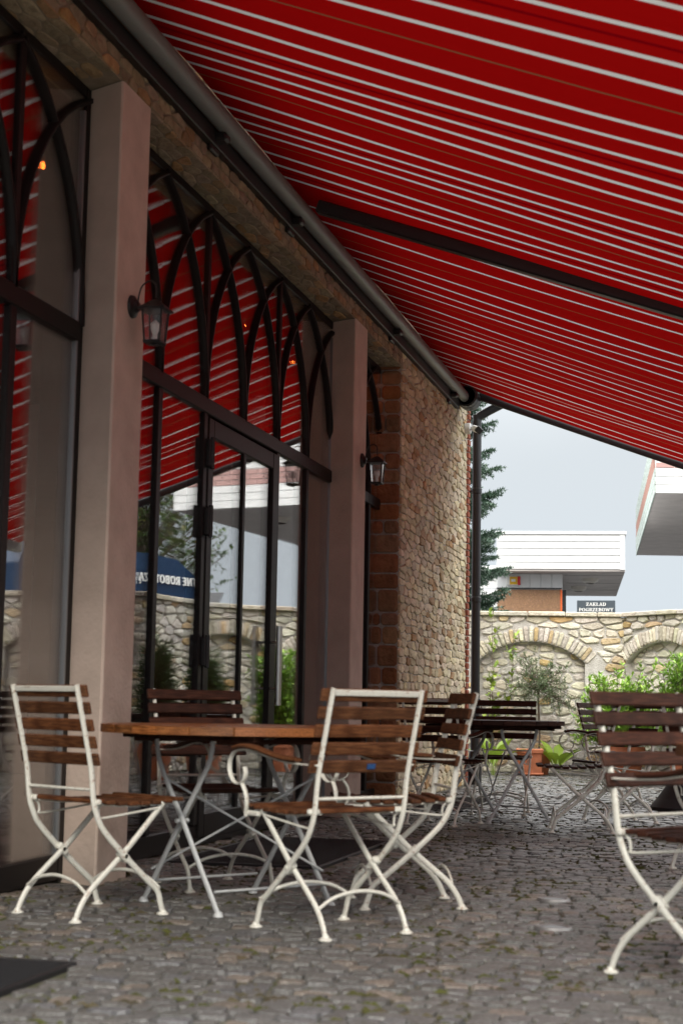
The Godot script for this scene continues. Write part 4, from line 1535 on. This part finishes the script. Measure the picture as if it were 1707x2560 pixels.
func make_plants() -> void:
	var r := RandomNumberGenerator.new()
	r.seed = 404
	# olive standard behind the far chair
	var o := thing("olive_tree", "small grey-green olive standard in front of the wall's arched recess", "olive tree", Vector3(0.37, 0, -20.6))
	var k := Shape.new()
	var wd := Shape.new()
	wd.sweep(smooth([Vector3(0, 0.2, 0), Vector3(0.01, 0.5, 0), Vector3(-0.005, 0.9, 0.01), Vector3(0.0, 1.12, 0)]), 0.013, 0.013, Vector3.BACK, 7)
	for i in 40:
		var a := TAU * i / 20.0 + r.randf()
		var rr := r.randf_range(0.12, 0.47)
		var to := Vector3(cos(a) * rr, r.randf_range(1.12, 1.66) - rr * 0.28, sin(a) * rr * 0.9)
		if a > 5.6 or a < 0.7:
			to += Vector3(0.12, -0.22, 0)
		shoots(k, wd, Vector3(0, r.randf_range(1.06, 1.2), 0), to, 9, 0.13, 8, 0.058, 0.014, Color(0.11, 0.165, 0.075), Color(0.24, 0.29, 0.17), r, 0.006)
	part("trunk", wd, M.bark, o)
	part("crown", k, M.leaf, o)
	make_pot(o, 0.34, 0.28, false)
	# square terracotta planter with broad-leaved plants beside it
	o = thing("terracotta_planter", "square terracotta planter standing on the cobbles at the foot of the wall", "planter", Vector3(0.30, 0, -20.25), 0.12)
	make_pot(o, 0.34, 0.33, true)
	part("soil", bx(Vector3(0, 0.325, 0), Vector3(0.28, 0.015, 0.28)), M.joint, o)
	for q in [[Vector3(0.62, 0, -20.45), 0.52, 9, "broad yellow-green leafed plant right of the square terracotta planter"], [Vector3(-0.12, 0, -20.0), 0.6, 9, "broad yellow-green leafed plant left of the planter, by the downpipe"], [Vector3(1.45, 0, -20.75), 0.42, 10, "low broad-leafed plant at the wall foot behind the dark armchair"]]:
		var pl := thing("broad_leaf_plant", q[3], "plant", q[0])
		for i in q[2]:
			var a: float = TAU * i / q[2] + r.randf() * 0.6
			var s := Shape.new()
			var g := r.randf_range(0.8, 1.25)
			s.col = Color(0.24 * g, 0.36 * g, 0.035 * g)
			var out := Vector3(cos(a), 0, sin(a))
			var L: float = q[1] * r.randf_range(0.75, 1.1)
			var lean_ := r.randf_range(0.3, 1.0)
			var side := out.cross(Vector3.UP)
			var prev := []
			for j in 9:
				var t := j / 8.0
				var c := out * (lean_ * L * (0.25 * t + 0.65 * t * t) + 0.02) + Vector3.UP * L * (t - 0.45 * lean_ * t * t)
				var w := 0.066 * (sin(clampf((t - 0.32) / 0.68, 0.0, 1.0) * PI) + (0.06 if t < 0.4 else 0.0))
				var row := [c - side * w + Vector3.UP * w * 0.35, c, c + side * w + Vector3.UP * w * 0.35]
				if prev.size():
					for e in 2:
						s.quad(prev[e], prev[e + 1], row[e + 1], row[e], Vector3.UP + out * 0.2)
				prev = row
			part("leaf", s, M.leaf, pl)
	# potted shrubs in front of the right-hand wall; the glazing mirrors them
	for q in [[Vector3(1.50, 0, -20.2), 1.50, 0.60, Color(0.17, 0.34, 0.03), Color(0.36, 0.52, 0.07), 0.085, 0.036, "bright green laurel bush in a terracotta pot at the right, before the wall"], [Vector3(2.26, 0, -19.3), 1.74, 0.34, Color(0.15, 0.31, 0.03), Color(0.34, 0.50, 0.07), 0.09, 0.034, "taller bright green potted bush cut by the right edge of the picture"], [Vector3(2.80, 0, -16.4), 1.60, 0.16, Color(0.05, 0.10, 0.03), Color(0.12, 0.19, 0.06), 0.12, 0.02, "dark oleander in a terracotta pot, mirrored in the glazing by the near pillar"], [Vector3(2.64, 0, -17.6), 1.50, 0.14, Color(0.05, 0.10, 0.03), Color(0.12, 0.19, 0.06), 0.12, 0.02, "dark oleander in a terracotta pot, mirrored in the glass of the door"]]:
		var pb := thing("potted_bush", q[7], "potted bush", q[0], 0.0, "bushes in terracotta pots along the wall")
		k = Shape.new()
		wd = Shape.new()
		for i in 84:
			var a := TAU * i / 84.0 * 5.0 + r.randf()
			var rr: float = q[2] * sqrt(r.randf())
			var to := Vector3(cos(a) * rr, q[1] * r.randf_range(0.42 if q[2] > 0.3 else 0.68, 1.02) * (1.0 - 0.22 * rr / q[2]), sin(a) * rr)
			shoots(k, wd, Vector3(cos(a) * 0.05, 0.36, sin(a) * 0.05), to, 11, 0.12, 7, q[5], q[6], q[3], q[4], r, 0.007)
		part("stems", wd, M.bark, pb)
		part("foliage", k, M.leaf, pb)
		make_pot(pb, 0.46, 0.38, false)
	# a vine that leans out past the downpipe
	var v := thing("climbing_vine", "young climbing plant with yellow-green leaves on the wall just right of the downpipe", "vine", Vector3(-0.32, 0, -20.85))
	k = Shape.new()
	wd = Shape.new()
	for q in [[Vector3(0.05, 2.05, 0.06), 10], [Vector3(0.34, 1.78, 0.12), 10], [Vector3(0.1, 1.45, 0.1), 7], [Vector3(0.2, 0.95, 0.1), 8], [Vector3(0.05, 1.2, 0.1), 5]]:
		shoots(k, wd, Vector3(0, 0.02, 0.06), q[0], q[1], 0.14, 6, 0.10, 0.055, Color(0.17, 0.27, 0.03), Color(0.36, 0.45, 0.06), r, 0.006)
	part("stems", wd, M.bark, v)
	part("foliage", k, M.leaf, v)
	make_spruce(r)
	# trees that the glazing mirrors, behind the van, and far clumps
	leafy_tree(Vector3(13.7, 0, -44.0), 9.0, 2.5, "broad green and yellowing tree behind the blue van, mirrored in the glazing", r, 5600)
	leafy_tree(Vector3(16.0, 0, -62.0), 3.6, 1.6, "small far round tree, mirrored in the glazing right of the door", r, 260)
	leafy_tree(Vector3(12.5, 0, -66.0), 3.8, 1.5, "small far round tree, mirrored beside the second pillar", r, 260)


func leafy_tree(at: Vector3, h: float, rad: float, label: String, r: RandomNumberGenerator, n: int) -> void:
	var o := thing("leafy_tree", label, "tree", at)
	var k := Shape.new()
	var wd := Shape.new()
	wd.sweep(smooth([Vector3(0, -0.03, 0), Vector3(0.1, h * 0.25, 0), Vector3(0, h * 0.55, 0.1), Vector3(0.1, h * 0.85, 0)]), h * 0.022, h * 0.022, Vector3.BACK, 8, [1, 0.95, 0.9, 0.85, 0.8, 0.7, 0.65, 0.6, 0.5, 0.4, 0.35, 0.3, 0.2])
	for i in n / 26:
		var t := r.randf_range(0.3, 1.0)
		var a := r.randf() * TAU
		var rr := rad * sin(clampf((t - 0.2) / 0.85, 0.05, 0.98) * PI) * r.randf_range(0.6, 1.1)
		var to := Vector3(cos(a) * rr, h * t, sin(a) * rr)
		var yel := Color(0.24, 0.19, 0.03) if r.randf() < 0.28 else Color(0.12, 0.19, 0.04)
		shoots(k, wd, Vector3(0.05, h * t * 0.72, 0.03), to, 9, h * 0.085, 9, h * 0.019, h * 0.011, Color(0.05, 0.095, 0.022), yel, r, h * 0.004)
	part("trunk", wd, M.bark, o)
	part("crown", k, M.leaf, o)


func make_spruce(r: RandomNumberGenerator) -> void:
	var o := thing("spruce_tree", "blue-green spruce whose boughs reach past the downpipe", "tree", Vector3(-1.66, 0, -23.7))
	var wd := Shape.new()
	var k := Shape.new()
	wd.sweep([Vector3(0, -0.03, 0), Vector3(0, 4, 0), Vector3(0, 8.6, 0)], 0.13, 0.13, Vector3.BACK, 8, [1, 0.6, 0.1])
	var y := 0.7
	while y < 8.3:
		var R := 1.62 * pow(1.0 - y / 9.0, 0.7)
		var n := 12
		for i in n:
			var a := TAU * (i + r.randf()) / n
			var L := R * r.randf_range(0.72, 1.12)
			var out := Vector3(cos(a), 0, sin(a))
			var base := Vector3(0, y + r.randf_range(-0.12, 0.12), 0)
			var pts := []
			for j in 7:
				var t := j / 6.0
				pts.append(base + out * L * t + Vector3.UP * L * (-0.30 * t + 0.22 * t * t * t + 0.1 * t * t))
			wd.sweep(pts, 0.014, 0.014, Vector3(0.1, 1, 0.2).normalized(), 4, [1, 0.9, 0.8, 0.65, 0.5, 0.35, 0.2])
			var nt := int(L / 0.045)
			for j in nt:
				var t := 0.22 + 0.78 * (j + 0.7) / nt
				var p: Vector3 = pts[int(t * 5.99)].lerp(pts[int(t * 5.99) + 1], fmod(t * 5.99, 1.0))
				for s in [-1.0, 1.0]:
					var tl := (0.13 + 0.34 * (1.0 - t)) * r.randf_range(0.7, 1.2)
					var d: Vector3 = (out * r.randf_range(0.6, 0.9) + out.cross(Vector3.UP) * s * r.randf_range(0.5, 0.9) + Vector3.UP * r.randf_range(-0.5, 0.2)).normalized()
					bottle_brush(k, p, d, tl, r)
			bottle_brush(k, pts[5], (pts[6] - pts[5]).normalized(), 0.2, r)
		y += 0.31
	part("trunk", wd, M.bark, o)
	part("crown", k, M.leaf, o)


func bottle_brush(k: Shape, p: Vector3, d: Vector3, l: float, r: RandomNumberGenerator) -> void:
	var a := d.cross(Vector3.UP).normalized()
	var b := a.cross(d).normalized()
	var n := int(l / 0.014)
	for i in n:
		var t := float(i) / n
		var an := i * 2.4
		var q := p + d * l * t
		var e := (a * cos(an) + b * sin(an)) * 0.75 + d * 0.65
		var g := r.randf_range(0.75, 1.2)
		k.col = Color(0.045 * g, 0.088 * g, 0.055 * g).lerp(Color(0.085, 0.14, 0.10), t * 0.6)
		var w := d * 0.016
		var h := 0.056 * r.randf_range(0.8, 1.15)
		k.tri(q - w, q + w, q + e * h, b + Vector3.UP * 0.3)
		k.tri(q - w * 0.5 + a * 0.003, q + w, q - e * h * 0.4 + d * h * 0.9, b)


# ------------------------------------------------------------------ beyond the wall
func letters(under: Node, text: String, size: float, at: Vector3, basis: Basis, material: Material, serif := true, called := "lettering") -> MeshInstance3D:
	var f := SystemFont.new()
	f.font_names = PackedStringArray(["Droid Serif" if serif else "Droid Sans"])
	f.font_weight = 700
	var t := TextMesh.new()
	t.text = text
	t.font = f
	t.font_size = 64
	t.pixel_size = size / 64.0
	t.depth = 0.012
	t.material = material
	var o := MeshInstance3D.new()
	o.mesh = t
	o.name = numbered(called, under)
	under.add_child(o)
	o.transform = Transform3D(basis, at)
	return o


func boards(o: Node, called: String, material: Material, y0: float, y1: float, n: int, p0: Vector3, p1: Vector3, out: Vector3) -> void:
	# horizontal boards between two corners of a face
	var L := p0.distance_to(p1)
	var u := (p1 - p0) / L
	var bs := Basis(u, Vector3.UP, u.cross(Vector3.UP))
	var h := (y1 - y0) / n
	for i in n:
		part(called, bx((p0 + p1) * 0.5 + Vector3.UP * (y0 + h * (i + 0.5)) + out * 0.012, Vector3(L, h - 0.012, 0.024), 0.005, bs), material, o)


func make_kiosk() -> void:
	# flat-roofed kiosk with white boards, boarded window and soffit lamps
	var o := thing("boarded_kiosk", "white clad flat-roofed kiosk with a boarded-up front behind the wall", "building", Vector3(0, 0, -30), 0.098)
	var x0 := -1.56
	var x1 := 0.82
	part("roof_slab", bx(Vector3((x0 + x1) * 0.5, 3.76, -3.3), Vector3(x1 - x0 - 0.04, 0.66, 6.56)), M.cladding, o)
	boards(o, "fascia_board", M.cladding, 3.42, 4.07, 5, Vector3(x0, 0, 0), Vector3(x1 - 0.1, 0, 0), Vector3.BACK)
	part("corner_trim", bx(Vector3(x1 - 0.05, 3.765, 0.014), Vector3(0.096, 0.70, 0.03), 0.005), M.cladding, o)
	part("roof_edge", bx(Vector3((x0 + x1) * 0.5, 4.105, -3.28), Vector3(x1 - x0 + 0.05, 0.06, 6.66), 0.008), M.cladding, o)
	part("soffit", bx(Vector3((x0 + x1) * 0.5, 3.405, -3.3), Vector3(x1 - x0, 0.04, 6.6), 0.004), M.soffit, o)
	for i in 3:
		part("soffit_joint", bx(Vector3(0.25, 3.3835, -0.9 - i * 1.9), Vector3(1.1, 0.004, 0.02)), M.black, o)
	for z in [-1.6, -3.75]:
		var k := Shape.new()
		k.lathe([Vector2(0.0, -0.11), Vector2(0.09, -0.10), Vector2(0.15, -0.06), Vector2(0.165, 0.0), Vector2(0.0, 0.0)], Vector3(0.19 if z > -2.0 else -0.03, 3.384, z), 22)
		part("soffit_lamp", k, M.lamp_glass, o)
	part("wall", bx(Vector3(-0.97, 1.55, -2.6), Vector3(1.24, 3.6, 4.0)), M.cladding, o)
	# upright panels over the boarded opening
	var px := -1.58
	for i in 6:
		part("wall_panel", bx(Vector3(px + 0.104, 3.245, -0.585), Vector3(0.202, 0.27, 0.03), 0.005), M.cladding, o)
		px += 0.208
	part("lintel_strip", bx(Vector3(-0.965, 3.105, -0.58), Vector3(1.24, 0.02, 0.05)), M.anthracite, o)
	part("chipboard", bx(Vector3(-0.97, 1.53, -0.58), Vector3(1.2, 3.1, 0.03), 0.004), M.osb, o, "brown chipboard sheet closing the front")
	part("orange_strip", bx(Vector3(-0.36, 1.53, -0.57), Vector3(0.035, 3.1, 0.04), 0.004), mat(Color(0.75, 0.13, 0.02), 0.6), o)
	part("dark_jamb", bx(Vector3(-0.305, 1.53, -0.62), Vector3(0.07, 3.1, 0.09), 0.006), M.soft_black, o)
	var si := thing("alarm_siren", "white alarm siren box with yellow label and red lamp on the kiosk front", "alarm", Vector3(-1.316, 3.245, -30.40), 0.098)
	part("case", bx(Vector3.ZERO, Vector3(0.27, 0.18, 0.06), 0.015), M.white, si)
	part("label_plate", bx(Vector3(0.01, 0, 0.032), Vector3(0.145, 0.15, 0.008), 0.002), mat(Color(0.72, 0.42, 0.02), 0.5), si)
	part("label_spot", bx(Vector3(0.005, 0.005, 0.037), Vector3(0.08, 0.05, 0.006), 0.002), M.white, si)
	part("red_lamp", bx(Vector3(0.112, 0, 0.012), Vector3(0.058, 0.17, 0.055), 0.012), mat(Color(0.6, 0.02, 0.02), 0.3), si)
	# lower wing of the kiosk behind the spruce
	var w := thing("white_shed", "white clad low building behind the spruce, left of the boarded kiosk", "building", Vector3(-3.4, 0, -33.5))
	part("wall", bx(Vector3(0, 1.55, -1.5), Vector3(3.4, 3.16, 3.0)), M.cladding, w)
	part("roof", bx(Vector3(0, 3.72, -1.5), Vector3(3.7, 0.14, 3.4), 0.01), M.cladding, w)
	boards(w, "fascia_board", M.cladding, 3.15, 3.65, 3, Vector3(-1.8, 0, 0.05), Vector3(1.8, 0, 0.05), Vector3.BACK)
	for i in 13:
		part("wall_panel", bx(Vector3(-1.56 + i * 0.26, 1.55, 0.02), Vector3(0.252, 3.1, 0.03), 0.005), M.cladding, w)
	# signboard
	var s := thing("funeral_sign", "dark sign with white serif letters reading ZAKŁAD POGRZEBOWY above the wall", "sign", Vector3(0.46, 0, -28.0))
	for x in [-0.22, 0.22]:
		part("post", bx(Vector3(x, 1.28, -0.05), Vector3(0.05, 2.6, 0.05), 0.006), M.black, s)
	part("board", bx(Vector3(0, 2.56, 0), Vector3(0.655, 0.30, 0.05), 0.006), mat(Color(0.045, 0.06, 0.075), 0.5), s)
	letters(s, "ZAKŁAD", 0.080, Vector3(0, 2.64, 0.028), Basis.IDENTITY, M.white)
	letters(s, "POGRZEBOWY", 0.080, Vector3(0, 2.545, 0.028), Basis.IDENTITY, M.white)


func make_canopy() -> void:
	# the large canopy at the right, also mirrored in the door
	var L := Vector3(1.337, 0, -31.07)
	var FL := Vector3(0.198, 0, -43.77)
	var R := Vector3(8.62, 0, -32.93)
	var FR := R + (FL - L)
	var o := thing("filling_station_canopy", "large flat canopy with white boards and a painted brick band at the right edge", "canopy")
	var k := Shape.new()
	var y0 := 5.0
	var y1 := 6.24
	var c := [L, R, FR, FL]
	var mid: Vector3 = (L + FR) * 0.5
	for i in 4:
		var a: Vector3 = c[i]
		var b: Vector3 = c[(i + 1) % 4]
		k.quad(a + Vector3.UP * y0, b + Vector3.UP * y0, b + Vector3.UP * y1, a + Vector3.UP * y1, (a + b) * 0.5 - mid)
	k.quad(L + Vector3.UP * y1, R + Vector3.UP * y1, FR + Vector3.UP * y1, FL + Vector3.UP * y1, Vector3.UP)
	part("slab", k, M.cladding, o)
	k = Shape.new()
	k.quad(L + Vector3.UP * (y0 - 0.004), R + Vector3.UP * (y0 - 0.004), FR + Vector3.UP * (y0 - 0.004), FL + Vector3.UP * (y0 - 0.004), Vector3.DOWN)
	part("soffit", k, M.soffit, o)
	for e in [[L, R], [FL, L], [R, FR]]:
		var a: Vector3 = e[0]
		var b: Vector3 = e[1]
		var u: Vector3 = (b - a).normalized()
		var out := Vector3(-u.z, 0, u.x)
		if out.dot((a + b) * 0.5 - mid) < 0:
			out = -out
		var worn_shaded: bool = e[0] == FL  # left side: boards and bricks carry its shade in their colour
		boards(o, "fascia_board", M.weathered_shaded if worn_shaded else M.cladding, y0 - 0.02, y0 + 0.47, 3, a, b, out)
		boards(o, "fascia_board", M.weathered_shaded if worn_shaded else M.cladding, y0 + 0.82, y1 + 0.03, 3, a, b, out)
		# painted bricks in three courses
		var n := int(a.distance_to(b) / 0.36)
		var bm: ArrayMesh = bx(Vector3.ZERO, Vector3(0.345, 0.10, 0.03), 0.004).mesh(M.brick_worn_shaded if worn_shaded else M.brick_paint)
		var bs := Basis(u, Vector3.UP, u.cross(Vector3.UP))
		for row in 3:
			for i in n - (row % 2):
				var q := part("painted_brick", bm, null, o)
				q.transform = Transform3D(bs, a + u * (0.18 + 0.36 * i + (0.18 if row % 2 else 0.0)) + Vector3.UP * (y0 + 0.53 + row * 0.115) + out * 0.008)
	k = Shape.new()
	k.lathe([Vector2(0.0, -0.16), Vector2(0.16, -0.13), Vector2(0.24, -0.04), Vector2(0.25, 0.0), Vector2(0.0, 0.0)], Vector3(6.7, y0 - 0.006, -34.4), 22)
	part("soffit_lamp", k, M.lamp_glass, o)
	for p in [Vector3(3.9, 2.47, -38.2), Vector3(5.2, 2.47, -38.6)]:
		part("post", bx(p, Vector3(0.35, 5.02, 0.35), 0.02), M.cladding, o)


func make_van() -> void:
	var o := thing("delivery_van", "dark blue high-roofed delivery van with white lettering, mirrored in the glazing", "van", Vector3(4.22, -0.03, -19.45), atan2(0.355, 0.935))
	# local: nose towards -z, the lettered side towards -x
	var prof := [Vector2(2.0, 0.35), Vector2(2.02, 2.5), Vector2(1.9, 2.74), Vector2(-0.3, 2.80), Vector2(-0.9, 2.76), Vector2(-1.35, 2.5), Vector2(-2.05, 1.45), Vector2(-2.9, 1.15), Vector2(-3.1, 0.85), Vector2(-3.1, 0.35)]
	var k := Shape.new()
	var W := 1.95
	for i in prof.size():
		var a: Vector2 = prof[i]
		var b: Vector2 = prof[(i + 1) % prof.size()]
		var inx0 := 0.10 * clampf((a.y - 1.4) / 1.4, 0.0, 1.0)
		var inx1 := 0.10 * clampf((b.y - 1.4) / 1.4, 0.0, 1.0)
		var oo := Vector3(0, -(b.x - a.x), b.y - a.y)
		if oo.dot(Vector3(0, (a.y + b.y) * 0.5 - 1.4, (a.x + b.x) * 0.5 + 0.2)) < 0:
			oo = -oo
		k.quad(Vector3(inx0, a.y, a.x), Vector3(inx1, b.y, b.x), Vector3(W - inx1, b.y, b.x), Vector3(W - inx0, a.y, a.x), oo)
		for sx in [0.0, 1.0]:
			var ca := Vector3(0.02 if sx == 0.0 else W - 0.02, 1.4, 0)
			k.tri(Vector3(inx0 if sx == 0.0 else W - inx0, a.y, a.x), Vector3(inx1 if sx == 0.0 else W - inx1, b.y, b.x), ca, Vector3(-1 if sx == 0.0 else 1, 0.1, 0))
	part("body", k, M.van, o)
	var side := Basis(Vector3(0, 0, -1), Vector3(0.0711, 0.9975, 0).normalized(), Vector3(-0.9975, 0.0711, 0)).orthonormalized()
	part("light_panel", bx(Vector3(-0.004, 1.92, 0.35), Vector3(0.02, 0.62, 3.1), 0.008, Basis(Vector3.BACK, -0.055)), M.van_light, o)
	part("side_window", bx(Vector3(0.012, 1.93, -1.52), Vector3(0.02, 0.56, 0.62), 0.008, Basis(Vector3.BACK, -0.055)), M.van_glass, o)
	part("windscreen", bx(Vector3(W * 0.5, 1.98, -1.72), Vector3(W - 0.36, 0.02, 1.0), 0.008, Basis(Vector3.RIGHT, 0.985)), M.van_glass, o)
	letters(o, "TNE ROBOTY I ZĄ", 0.155, Vector3(0.05, 2.47, -0.62), Basis(Vector3(0, 0, 1), Vector3(0.07, 0.9975, 0), Vector3(-0.9975, 0.07, 0)), M.white, false)
	for z in [-2.2, 1.6]:
		for x in [0.12, W - 0.12]:
			k = Shape.new()
			k.lathe([Vector2(0.0, -0.11), Vector2(0.30, -0.11), Vector2(0.35, -0.07), Vector2(0.35, 0.07), Vector2(0.30, 0.11), Vector2(0.0, 0.11)], Vector3(x, 0.35, z), 22, Basis(Vector3.BACK, PI / 2))
			part("wheel", k, M.soft_black, o)


func _ready() -> void:
	rng.seed = 1
	make_view()
	make_materials()
	var lg := mat(Color(0.5, 0.5, 0.5, 0.10), 0.12)
	lg.albedo_color.a = 0.10
	lg.transparency = BaseMaterial3D.TRANSPARENCY_ALPHA
	M.lantern_glass = lg
	M.lamp_glass = mat(Color(0.5, 0.47, 0.42), 0.3)
	M.leg_paint = mat(Color(0.50, 0.52, 0.53), 0.4)
	make_ground()
	make_building()
	make_wall()
	make_kiosk()
	make_canopy()
	make_awning()
	make_downpipe()
	make_camera_on_wall()
	make_lantern(Vector3(0, 2.75, -7.19), "black wall lantern on the pillar beside the left chair")
	make_lantern(Vector3(0, 2.745, -12.13), "black wall lantern on the second pillar, nearer the stone pier")
	make_interior()
	make_furniture()
	make_plants()
	make_van()
